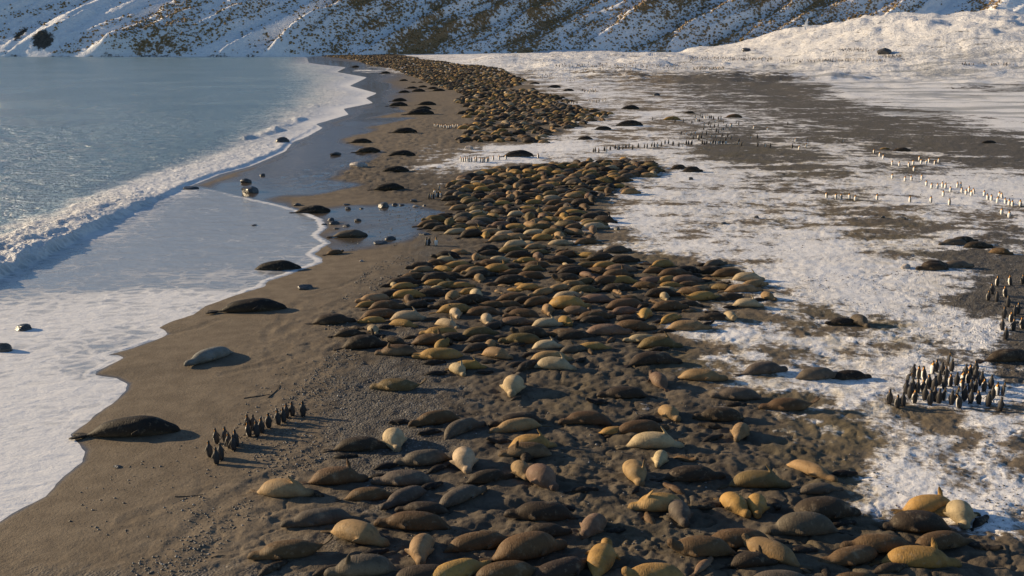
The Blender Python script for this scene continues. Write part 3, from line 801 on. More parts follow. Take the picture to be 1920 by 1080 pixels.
# kind  x  y(lower edge)  heading  tone  pose  [size]
SEALS = '''
c 737 735 175 O p;u 750 796 185 K p;c 677 849 5 D p;u 645 860 0 K p;c 733 853 -75 P f;u 712 898 5 K p;u 722 882 20 K p;c 632 912 5 B p;c 752 912 182 S p
c 812 804 203 B p;u 805 818 203 K p;c 866 822 42 S p;c 967 802 195 D p;c 966 816 202 T p;u 937 831 185 D h;c 1000 842 0 G s .92;c 985 861 182 B p;c 987 871 260 D p .62
c 868 893 -80 P f;u 822 888 35 K p;c 790 879 192 S l;c 978 909 -70 T p .85;c 920 909 12 D p .8;c 1018 929 -55 R f
c 1168 748 182 D p;u 1120 758 185 K h;c 1097 796 180 B p;c 1213 791 4 K p .58;c 1261 794 -62 T p .85;c 1350 790 180 D p;u 1335 802 165 D p;c 1207 817 10 B p 1.05;c 1155 815 12 G p .6
c 1232 842 -5 P s;c 1243 881 250 P p .72;u 1288 868 -30 B h;c 1197 918 -82 T p;c 1305 906 2 D p;u 1340 828 28 K p;c 1396 830 -120 T f .8;c 1383 752 178 S p;u 1380 761 0 K p
c 1476 772 178 B t;c 1535 906 -48 T p .9;u 1585 892 -3 K p;c 1430 917 -4 O s
c 530 936 -6 T z;u 590 932 -40 D p .8;c 588 995 196 S p 1.02;w 693 940 4 B p;c 668 1031 -25 T f;u 697 1048 20 K p;c 528 1057 190 B t;u 505 1080 45 D p 1.05;u 612 1079 30 D p;c 672 1090 188 S p
c 770 999 176 B p 1.08;c 790 966 178 D p .8;c 752 959 225 S p .92;u 806 922 30 K p;c 866 956 40 S p .95
c 1012 981 178 D p 1.05;u 1055 956 180 K p;c 902 1040 14 B p 1.02;c 1027 1011 2 D p .72;c 997 1062 20 B f 1.12;c 783 1069 -96 T p .95;c 800 1100 5 D p;c 858 1105 28 G p;c 955 1104 10 B p;c 1060 1104 30 D p
u 1095 925 0 K p;u 1194 928 240 K p .7;u 1267 931 130 B p;c 1235 963 184 G s .95;u 1220 989 100 B l;c 1283 995 -85 S p .92;c 1115 1019 236 R p .9;u 1156 997 10 K p .7;u 1333 958 10 D p
c 1390 982 -66 G p .95;c 1430 980 -102 G p .85;u 1461 958 -90 K h;c 1312 1052 180 B h 1.05;c 1383 1032 184 B p 1.05;u 1325 1080 50 R p;c 1135 1092 72 G h 1.05;c 1225 1104 184 G h;u 1398 1069 60 D p
c 1543 928 4 S p .72;c 1555 977 2 D f 1.08;u 1583 988 10 K p;c 1508 1010 184 S f 1.15;c 1450 1066 142 T h;u 1507 1038 2 K p;u 1466 1023 20 K p .6;c 1416 1068 4 D p .7;c 1608 1065 196 B l;c 1652 1038 178 B p;u 1636 1010 0 B p .7
c 1740 1068 -6 G p 1.05;u 1677 1076 14 D p 1.2;c 1460 1108 182 S p;u 1556 1085 80 D p .8;c 1612 1100 0 B p .7
c 1722 996 180 D f 1.06;c 1757 962 4 G b .95;c 1800 972 -10 O p .7;c 1822 998 -100 P f .9;u 1850 990 40 K p;c 1780 1036 12 B p 1.02;u 1855 1040 -30 K h
c 624 609 5 D p 1.1;c 715 598 8 B p 1.1;c 725 582 5 B p;c 766 602 0 P s;w 755 615 -25 G p;w 697 628 -60 P f .8;u 722 617 10 K p;w 655 632 5 D p;c 683 656 8 D p 1.15;c 742 667 180 B b;c 820 675 180 G p 1.15
u 812 683 8 K p 1.2;w 828 659 60 G h;c 810 648 0 B p;c 822 630 182 G p;c 838 617 -35 P s .8;w 853 600 -70 P p;u 813 617 20 K p .8;c 858 706 -55 P s .8;w 880 693 0 G s;u 815 704 15 K p 1.1;c 848 569 72 T f .9;c 856 588 5 G p;w 764 573 -80 B p
c 732 560 22 D p .9;c 766 560 6 G p;c 812 556 0 D p;c 835 485 176 K p;w 862 478 -10 T p;w 837 492 0 P s;w 820 497 0 B p;w 832 511 -30 G p;w 892 489 80 T p;w 921 479 10 D p 1.1;w 906 487 -10 T p .8
c 918 499 180 B p;w 925 505 180 G p;c 890 515 202 T p .9;c 875 511 0 B p .9;c 900 520 8 D p;w 898 530 -80 T f;c 778 526 10 B p;w 766 528 12 B p;c 820 530 12 D p 1.1;u 838 531 -80 T p;w 818 536 8 G p;u 822 541 0 P p
w 842 541 10 O p;w 866 540 5 G p;u 725 538 10 K p;c 756 536 8 D p;w 737 541 -70 P p .7;w 758 542 15 G p;w 892 564 -70 P f 1.1;w 880 553 200 G p;u 935 552 -60 T p;u 922 533 0 B p;u 800 566 10 D p;w 925 577 0 B p
u 938 553 -50 D p;u 965 546 -20 G p 1.1;c 968 565 0 B p;w 950 576 182 B p;w 987 568 5 D p;c 1012 575 30 B p;w 1018 557 215 T l 1.1;c 1068 579 -8 G f 1.2;c 1122 567 0 R t;w 1028 591 -82 T f;c 978 595 175 B p;c 908 590 2 B p;w 912 612 -80 P f
w 968 609 0 R p 1.2;c 1027 613 8 P s .85;w 1062 613 -60 G p;c 990 634 180 D h;c 1060 635 170 B p;c 1080 637 8 D p;w 900 634 10 O p 1.2;w 906 643 10 D p;u 942 638 5 D p 1.2;c 976 648 180 O p;u 968 653 10 K p;w 896 662 25 D p
w 920 657 80 T f .8;c 932 676 -25 T f .8;u 918 679 0 K p 1.1;u 994 668 20 K p;w 1027 656 8 P s;c 1035 679 0 T p;u 970 687 15 D p 1.2;w 995 697 40 D p;c 1043 698 -14 P s .95;c 962 749 -98 P f 1.12;u 968 753 40 D p .6;u 905 702 10 K p
w 1080 662 10 S p;w 1115 656 0 G p;u 1107 666 -80 B p;c 1142 630 0 R p 1.1;u 1148 642 240 B p;c 1120 602 8 B p;w 1115 605 5 D p;c 1178 581 10 B p 1.15;w 1180 603 0 D p;u 1157 553 -70 T p;c 1230 685 4 D p 1.15
c 1243 557 2 D p;u 1229 571 -60 B p;w 1249 566 -80 P f .8;c 1322 567 12 G p;c 1405 579 -5 P s .85;u 1370 580 0 K p;c 1397 550 0 T p;w 1445 568 -58 T r;u 1425 566 0 K p;c 1258 585 5 B p;w 1213 602 250 G f;u 1240 607 10 K p;w 1262 608 40 G p
c 1295 623 -3 T p 1.05;u 1250 624 0 K p;w 1338 603 180 D p;w 1375 609 -78 P h;c 1240 652 0 O s 1.1;u 1238 661 10 K p;c 1238 733 112 R h .92;c 1322 718 -10 T p;c 1440 707 10 S p;c 1540 716 8 S p;w 1600 712 0 K p 1.1
w 1580 612 182 K p;w 1622 619 -70 S f 1.1;w 1345 500 20 S p 1.1;u 1320 498 0 K p;c 1372 520 8 B p 1.1;u 1333 526 -40 B p;c 1405 527 0 P s;c 1290 511 5 K p;c 1268 518 5 B p;c 1290 530 0 R p;w 1295 537 5 B p;u 1320 529 0 K p;w 1256 531 30 G p
w 1260 539 0 G p;w 1219 531 182 R l 1.2;w 1230 514 0 B p;c 1168 532 8 G p;c 1160 523 8 B p;c 1162 547 0 D p;u 1163 554 -80 T p;c 1165 512 5 R p;w 1138 503 0 G p 1.2;c 1172 494 5 D p;c 1130 488 2 D p;c 1158 475 5 S p
c 970 464 5 P s;w 992 461 -20 P f .8;c 962 474 5 O p;c 975 482 8 D p;w 1010 489 -70 R f;u 1021 470 0 K h 1.2;c 1050 494 2 D p;u 1062 501 -70 P p 1.1;c 1005 501 175 B p;c 1072 508 10 B p;c 1078 516 8 D p;w 1104 501 0 O p;w 1002 508 5 O p
c 992 521 180 B p;w 942 498 10 O p;w 962 502 0 D p;c 935 510 0 G p;u 942 517 0 K p;w 965 515 20 B p;c 962 531 5 D p 1.1;c 1060 530 180 D h;u 978 536 -30 G p 1.1;w 994 543 0 G p;u 945 537 -20 T p;w 1072 538 182 T p;w 1100 536 30 O p 1.1;c 1098 550 8 O p;c 1142 533 5 B p
c 1790 461 182 S p;c 1812 459 5 D p;c 1838 466 2 D p;w 1883 477 -20 B f;c 1752 508 182 D p;c 1757 504 5 D p;c 1800 504 2 S p;c 1905 683 5 D p 1.1;c 1300 322 0 K p 1.1;c 1275 317 5 D p;w 1132 474 5 S p .6
m 243 824 3 K p 1.08;m 470 587 4 K p 1.08;m 517 510 4 K p .98;m 585 400 6 K p .92;m 656 445 0 S p .8;m 728 357 5 K p .95;m 740 322 5 K p .9;m 752 292 5 K p 1.0;m 758 249 5 K p 1.15;m 676 268 5 K p .9;m 689 286 5 K p .95
m 748 190 4 K p 1.0;m 746 199 5 K p 1.15;m 800 197 5 K p 1.1;m 787 215 8 K p 1.5;m 793 205 0 K p 1.0;m 757 174 4 K p .9;m 784 172 0 K p 1.1;m 822 171 0 K p 1.0;m 772 166 0 K p .9;m 792 164 0 D p .8;m 811 167 0 D p .9;m 756 152 0 K p .9;m 775 155 0 K p .5;m 788 155 0 K p .5;m 722 138 5 K p 1.1;m 666 126 5 K p 1.1
m 972 295 4 K p 1.1;m 1181 237 3 K p 1.35;m 1131 244 5 K p .8;m 1182 204 3 K p 1.1;m 1039 165 5 K p 1.1;m 1002 158 5 K p .9;m 1066 171 -3 K p .85;m 998 168 5 K p .6;m 1097 262 0 K p .7;m 1260 226 0 G p .9;m 1377 221 -4 B p .9;m 1293 213 0 D p .6;m 1692 283 0 D p .7;m 1855 269 0 K p .6;m 1660 280 0 G p .4
c 378 690 232 V p 1.25;w 628 478 15 B h .85
'''
SEAL_ENTRIES = []
for ent in SEALS.replace('\n', ';').split(';'):
    f = ent.split()
    if len(f) >= 6:
        SEAL_ENTRIES.append([f[0], float(f[1]), float(f[2]), float(f[3]), f[4], f[5], float(f[6]) if len(f) > 6 else 1.0])

LEN = {'c': 2.55, 'w': 2.0, 'u': 1.32, 'm': 4.1}
HALF = {'c': 0.40, 'w': 0.30, 'u': 0.16, 'm': 0.55}
KIND = {'c': ('elephant_seal_cow', 'elephant seal cow', 'seal'), 'w': ('young_elephant_seal', 'young elephant seal', 'seal'),
        'u': ('elephant_seal_pup', 'elephant seal pup', 'seal'), 'm': ('elephant_seal_bull', 'elephant seal bull', 'seal')}

def seal_place(kind, px, py, head, size):
    x, y = spot(px, py)
    h = R(head)
    y += (HALF[kind] * abs(math.cos(h)) + 0.5 * LEN[kind] * abs(math.sin(h)) * 0.92) * size
    return x, y

var = np.random.default_rng(91)
for e in SEAL_ENTRIES:
    if e[0] in 'cw' and e[5] == 'p' and var.random() < 0.36:
        e[5] = 'lrtrlb'[var.integers(6)]
PLACED = []     # kind, x, y, heading, tone, pose, size, zone
for k, px, py, hd, tn, ps, sz in SEAL_ENTRIES:
    x, y = seal_place(k, px, py, hd, sz)
    if k == 'm':
        zone = 'on wet sand by the surf' if px < 850 else 'on the snowy flat'
    elif px < 640 and py < 700:
        zone = 'alone on bare sand'
    elif px > 1700 and py < 720:
        zone = 'on shingle among snow patches'
    elif py > 715:
        zone = 'in the loosely spread group'
    else:
        zone = 'in the packed herd'
    PLACED.append([k, x, y, hd, tn, ps, sz, zone])

# the herd past the gap, laid out inside its outline
HERD2_PX = [(842, 352), (868, 336), (905, 326), (960, 316), (1040, 311), (1110, 304), (1182, 301), (1240, 309), (1225, 330), (1170, 336), (1165, 352), (1190, 362),
            (1150, 372), (1100, 380), (1112, 392), (1075, 400), (1140, 408), (1128, 428), (1105, 440), (1112, 460), (1015, 464), (985, 448), (930, 452), (890, 448), (845, 434),
            (782, 424), (830, 402), (850, 388), (845, 372)]
HERD3_PX = [(856, 266), (884, 246), (862, 240), (880, 228), (860, 214), (880, 204), (852, 190), (876, 180), (856, 172), (812, 160), (790, 148), (756, 138), (740, 130), (700, 124),
            (664, 112), (600, 103), (612, 98), (700, 97), (742, 99), (790, 112), (860, 121), (905, 124), (945, 132), (952, 140), (985, 152), (968, 161), (930, 169), (1000, 170), (1040, 181),
            (1072, 190), (1040, 196), (1100, 205), (1150, 213), (1130, 226), (1090, 236), (1045, 246), (1012, 262), (1030, 268)]
def scatter_in(poly_px, spacing, seed, tries=9000, jitter=0.35):
    r = np.random.default_rng(seed)
    P = [spot(*p) for p in poly_px]
    xs = [p[0] for p in P]; ys = [p[1] for p in P]
    C = np.stack([r.uniform(min(xs), max(xs), tries), r.uniform(min(ys), max(ys), tries)], 1)
    C = C[in_poly(C[:, 0], C[:, 1], P)]
    keep = np.empty((len(C) + 1, 2)); n = 0
    for c in C[:26000]:
        sp = spacing * r.uniform(1 - jitter, 1 + jitter)
        if n == 0 or (((keep[:n] - c) / (1.25, 1.0)) ** 2).sum(1).min() > sp * sp:
            keep[n] = c; n += 1
    return keep[:n].copy(), r

pts, r2 = scatter_in(HERD2_PX, 1.7, 5, tries=14000)
have = np.array([[p[1], p[2]] for p in PLACED])
tone_pick = list('BBBBDDDOOGGGTTTPSRK')
for c in pts:
    if ((have - c) ** 2).sum(1).min() < 2.2:
        continue
    u = r2.random()
    kind = 'c' if u < 0.70 else ('w' if u < 0.84 else 'u')
    tn = tone_pick[r2.integers(len(tone_pick))] if kind != 'u' else 'KKKDBT'[r2.integers(6)]
    hd = r2.choice([5, 180, -70, 70, 20, -20]) * 1.0 + r2.normal(0, 14) if r2.random() < 0.85 else r2.uniform(0, 360)
    if r2.random() < 0.35: hd = r2.normal(5, 10)
    ps = 'pppppllrssfh'[r2.integers(12)] if kind != 'u' else 'ppph'[r2.integers(4)]
    PLACED.append([kind, c[0], c[1], hd, tn, ps, r2.uniform(0.9, 1.08), 'in the herd beyond the gap'])

PACK_PX = [(700, 560), (760, 515), (800, 490), (880, 470), (960, 458), (1130, 478), (1250, 500), (1330, 500), (1420, 520), (1440, 560), (1340, 590), (1330, 615), (1240, 640), (1150, 655), (1060, 690), (960, 690), (880, 690), (800, 670), (720, 650), (640, 620)]
pts, rq = scatter_in(PACK_PX, 1.15, 25, tries=9000)
for c in pts:
    have = np.array([[p[1], p[2]] for p in PLACED])
    dd = (((have - c) / (1.25, 0.9)) ** 2).sum(1).min()
    if dd < 1.25 ** 2:
        continue
    kind = 'c' if dd > 1.6 ** 2 else ('w' if dd > 1.4 ** 2 else 'u')
    tn = 'KKKDB'[rq.integers(5)] if kind == 'u' else 'BBDDOGGTTRP'[rq.integers(11)]
    PLACED.append([kind, c[0], c[1], rq.normal(6, 18) + (180 if rq.random() < 0.25 else 0), tn, 'pppplrhst'[rq.integers(9)] if kind != 'u' else 'pph'[rq.integers(3)], rq.uniform(0.88, 1.05), 'in the packed herd'])
# past three hundred cows the farthest join the mass of the far herd
cows = sorted([p for p in PLACED if p[0] == 'c'], key=lambda p: p[2])
FAR_COWS = cows[300:]
PLACED = [p for p in PLACED if not (p[0] == 'c' and any(p is q for q in FAR_COWS))]
print('cows', len(cows), 'young', sum(p[0] == 'w' for p in PLACED), 'pups', sum(p[0] == 'u' for p in PLACED), 'bulls', sum(p[0] == 'm' for p in PLACED))

def heading_words(h):
    h = h % 360
    if h < 45 or h >= 315: return 'facing inland'
    if h < 135: return 'facing the hills'
    if h < 225: return 'facing the sea'
    return 'facing away from the hills'

XY = np.array([[p[1], p[2]] for p in PLACED])
ZS = ground_z(XY[:, 0], XY[:, 1])
HX = np.array([math.cos(R(p[3])) for p in PLACED]); HY = np.array([math.sin(R(p[3])) for p in PLACED])
LL = np.array([LEN[p[0]] * p[6] for p in PLACED])
zz = [ground_z(XY[:, 0] + HX * LL * t, XY[:, 1] + HY * LL * t) for t in (-0.3, -0.15, 0, 0.15, 0.3)]
ZMIN = np.mean(zz, 0) * 0.6 + np.min(zz, 0) * 0.4
GROUPS = {'in the loosely spread group': 'elephant seals spread loosely over the sand', 'in the packed herd': 'elephant seals of the packed herd',
    'in the herd beyond the gap': 'elephant seals of the herd beyond the gap', 'on wet sand by the surf': 'elephant seal bulls along the surf',
    'on the snowy flat': 'elephant seal bulls on the snowy flat', 'alone on bare sand': 'seals alone on bare sand', 'on shingle among snow patches': 'elephant seals on the inland shingle'}
for i, (k, x, y, hd, tn, ps, sz, zone) in enumerate(PLACED):
    nm, words, cat = KIND[k]
    me = seal_shape(k, ps)
    o = bpy.data.objects.new(nm, me)
    COL.objects.link(o)
    j = rng.uniform(-0.07, 0.07, 3)
    base = sz * (0.78 if k == 'w' else 1.0)
    o.scale = (base * (1 + j[0] * 0.6), base * (1 + j[1]), base * (1 + j[2]))
    if k in 'cw' and abs(math.sin(R(hd))) > 0.8:
        o.scale = (o.scale[0] * 0.76, o.scale[1] * 1.02, o.scale[2] * 1.1)
    elif k in 'cw' and ps in 'plrt':
        o.scale = (o.scale[0] * 1.06, o.scale[1] * 0.9, o.scale[2] * 0.96)
    o.rotation_euler = (0, 0, R(hd))
    o.location = (x, y, float(ZMIN[i]) - 0.035)
    c = TONES[tn][1]; v = rng.uniform(0.86, 1.14)
    o.color = (c[0] * v, c[1] * v * rng.uniform(0.97, 1.03), c[2] * v * rng.uniform(0.94, 1.06), 1)
    d2 = ((XY - XY[i]) ** 2).sum(1); d2[i] = 1e9; q = int(d2.argmin())
    near = ''
    if d2[q] < 6.5:
        near = ' beside ' + TONES[PLACED[q][4]][0] + (' pup' if PLACED[q][0] == 'u' else ' seal')
    elif k == 'm':
        near = ' close to another bull' if d2[q] < 90 and PLACED[q][0] == 'm' else ' well apart'
    elif d2[q] < 40:
        near = ' apart from its neighbours'
    if k == 'm':
        words = ('huge ' if sz >= 1.1 else 'small ' if sz <= 0.7 else '') + words
    lab = f'{TONES[tn][0]} {words} {POSES[ps][0]} {heading_words(hd)} {zone}{near}'
    w = lab.split()
    if len(w) > 16:
        lab = f'{TONES[tn][0]} {words} {POSES[ps][0]} {zone}{near}'
        if len(lab.split()) > 16:
            lab = ' '.join(lab.split()[:16])
    o['label'] = lab
    o['category'] = cat
    o['group'] = GROUPS[zone]

# special case: the silvery seal and the fur seal on bare sand keep labels of their own
for o in COL.objects:
    if o.get('group') == 'seals alone on bare sand':
        if o.name.startswith('young'):
            o.name = 'fur_seal'; o['label'] = 'small brown fur seal sitting upright on sand beside the swash edge'
        elif o.name.startswith('elephant_seal_cow'):
            o['label'] = 'silvery grey seal lying alone on bare sand'

# ---------------------------------------------------------------- the far herds, one mass
def mass(name, base, inst, mat, label, cat, colors=None):
    """join copies of a light mesh into one object; inst rows: x,y,z,heading,scale"""
    n = len(base.vertices)
    P = np.empty(n * 3, np.float32); base.vertices.foreach_get('co', P); P = P.reshape(n, 3).astype(float)
    base.calc_loop_triangles()
    Tt = np.empty(len(base.loop_triangles) * 3, np.int32); base.loop_triangles.foreach_get('vertices', Tt); Tt = Tt.reshape(-1, 3)
    mi = np.empty(len(base.loop_triangles), np.int32); base.loop_triangles.foreach_get('material_index', mi)
    inst = np.asarray(inst, float); m = len(inst)
    c, s = np.cos(inst[:, 3]), np.sin(inst[:, 3])
    X = (P[None, :, 0] * c[:, None] - P[None, :, 1] * s[:, None]) * inst[:, 4:5] + inst[:, 0:1]
    Y = (P[None, :, 0] * s[:, None] + P[None, :, 1] * c[:, None]) * inst[:, 4:5] + inst[:, 1:2]
    Z = P[None, :, 2] * inst[:, 4:5] + inst[:, 2:3]
    V = np.stack([X, Y, Z], 2).reshape(-1, 3)
    Fc = (Tt[None] + (np.arange(m) * n)[:, None, None]).reshape(-1, 3)
    me = bpy.data.meshes.new(name)
    me.vertices.add(len(V)); me.loops.add(len(Fc) * 3); me.polygons.add(len(Fc))
    me.vertices.foreach_set('co', V.astype(np.float32).ravel())
    me.loops.foreach_set('vertex_index', Fc.astype(np.int32).ravel())
    me.polygons.foreach_set('loop_start', np.arange(0, len(Fc) * 3, 3, dtype=np.int32))
    me.polygons.foreach_set('use_smooth', np.ones(len(Fc), bool))
    for mt in (mat if isinstance(mat, list) else [mat]):
        me.materials.append(mt)
    if isinstance(mat, list):
        me.polygons.foreach_set('material_index', np.tile(mi, m))
    me.update(calc_edges=True)
    if colors is not None:
        at = me.attributes.new('tone', 'FLOAT_COLOR', 'POINT')
        cc = np.concatenate([np.repeat(np.asarray(colors, float), n, 0), np.ones((m * n, 1))], 1)
        at.data.foreach_set('color', cc.astype(np.float32).ravel())
    for nm in ('belly', 'dark'):
        if nm in base.attributes:
            b = np.empty(n, np.float32); base.attributes[nm].data.foreach_get('value', b)
            add_attr(me, nm, np.tile(b, m))
    return link(name, me, None, kind='stuff', label=label, category=cat)

pts3, r3 = scatter_in(HERD3_PX, 1.9, 15, tries=60000)
inst = []; cols = []
zz3 = ground_z(pts3[:, 0], pts3[:, 1])
for c, z in zip(pts3, zz3):
    inst.append((c[0], c[1], z - 0.05, R(r3.normal(5, 14)) if r3.random() < 0.55 else r3.uniform(0, 6.28), r3.uniform(0.75, 1.12)))
    cols.append(np.array(TONES['BBBBDDDDOOGGTPSK'[r3.integers(16)]][1]) * r3.uniform(0.85, 1.15))
fz = ground_z([p[1] for p in FAR_COWS], [p[2] for p in FAR_COWS]) if FAR_COWS else []
for p, z in zip(FAR_COWS, fz):
    inst.append((p[1], p[2], float(z) - 0.05, R(p[3]), p[6])); cols.append(np.array(TONES[p[4]][1]) * 0.9)
lite = seal_mesh('far_seal', COW, 2.68, tris=200, girth=1.05)
mass('far_seal_herd', lite, inst, M['seal_far'], 'far herd of brown elephant seals crowding the strip of sand', 'seals', cols)

# ---------------------------------------------------------------- king penguins
def penguin_mesh(name, lean=0.0, out=0.0, bow=0.0, segs=14):
    bm = bmesh.new()
    prof = [(0.035, 0.070, 0.0), (0.07, 0.105, 0.0), (0.15, 0.132, 0.005), (0.26, 0.146, 0.010), (0.38, 0.148, 0.014), (0.49, 0.138, 0.014), (0.58, 0.115, 0.010),
            (0.645, 0.084, 0.004), (0.70, 0.062, 0.004), (0.745, 0.056, 0.010), (0.79, 0.060, 0.016), (0.83, 0.054, 0.018), (0.862, 0.034, 0.016), (0.872, 0.006, 0.014)]
    rings = []
    for z, r, off in prof:
        k = (z / 0.87)
        cx = off + lean * z + bow * max(0, z - 0.6) * 1.6
        cz = z - bow * max(0, z - 0.66) * 0.9
        rings.append([bm.verts.new((cx + math.cos(2 * math.pi * j / segs) * r * 0.92, math.sin(2 * math.pi * j / segs) * r, cz)) for j in range(segs)])
    def mat_of(z, a):
        front = abs(a) < 1.15
        if z > 0.70:
            if 0.715 < z < 0.80 and 1.0 < abs(a) < 1.95: return 2
            return 3
        if z > 0.60:
            return 2 if abs(a) < 0.9 else 0
        return 1 if front else 0
    for i in range(len(rings) - 1):
        zc = (prof[i][0] + prof[i + 1][0]) / 2
        for j in range(segs):
            f = bm.faces.new((rings[i][j], rings[i][(j + 1) % segs], rings[i + 1][(j + 1) % segs], rings[i + 1][j]))
            a = 2 * math.pi * (j + 0.5) / segs
            if a > math.pi: a -= 2 * math.pi
            f.material_index = mat_of(zc, a)
    f = bm.faces.new(rings[0][::-1]); f.material_index = 3
    f = bm.faces.new(rings[-1]); f.material_index = 3
    def blob(c, ax, la, wa, ta, mi, taper=0.0, nu=8, nv=5):
        V, Fs = ellipsoid(Vector(c), ax, la, wa, ta, nu, nv, taper)
        vs = [bm.verts.new(v) for v in V]
        for q in Fs:
            try:
                ff = bm.faces.new([vs[a] for a in q]); ff.material_index = mi
            except ValueError:
                pass
    # beak
    hx = prof[10][2] + lean * 0.8 + bow * 0.3; hz = 0.80 - bow * 0.12
    bd = Vector((1, 0, -0.10 - bow)).normalized()
    blob(Vector((hx + 0.075, 0, hz)), (bd, Vector((0, 1, 0)), bd.cross(Vector((0, 1, 0)))), 0.062, 0.014, 0.012, 3, -0.5)
    # flippers
    for sd in (-1, 1):
        d = Vector((-0.12, sd * (0.16 + out), -1)).normalized()
        w = Vector((1, 0, 0)); w = (w - d * w.dot(d)).normalized()
        root = Vector((0.01 + lean * 0.56, sd * 0.125, 0.56))
        blob(root + d * 0.145, (d, w, d.cross(w)), 0.165, 0.040, 0.013, 0, -0.2)
    # feet and tail
    for sd in (-1, 1):
        blob((0.055, sd * 0.05, 0.014), (Vector((1, sd * 0.2, 0)).normalized(), Vector((-sd * 0.2, 1, 0)).normalized(), Vector((0, 0, 1))), 0.065, 0.034, 0.016, 3, 0.3)
    blob((-0.125, 0, 0.045), (Vector((-0.8, 0, -0.55)).normalized(), Vector((0, 1, 0)), Vector((0.55, 0, -0.8)).normalized()), 0.065, 0.035, 0.012, 3)
    bmesh.ops.recalc_face_normals(bm, faces=bm.faces)
    me = bpy.data.meshes.new(name)
    bm.to_mesh(me); bm.free()
    for k in ('p_back', 'p_white', 'p_orange', 'p_black'):
        me.materials.append(M[k])
    me.polygons.foreach_set('use_smooth', np.ones(len(me.polygons), bool))
    return me

PENG = {'u': penguin_mesh('penguin_upright'), 'w': penguin_mesh('penguin_walking', 0.10, 0.28), 'b': penguin_mesh('penguin_bowed', 0.05, 0.05, 0.42), 's': penguin_mesh('penguin_stretched', -0.03, 0.5)}
PWORD = {'u': 'standing upright', 'w': 'striding with flippers out', 'b': 'with head bowed', 's': 'with flippers spread'}

def rows(txt, x0, y0, k):
    return [(x0 + float(a.split(',')[0]) / k, y0 + float(a.split(',')[1]) / k) for a in txt.split()]

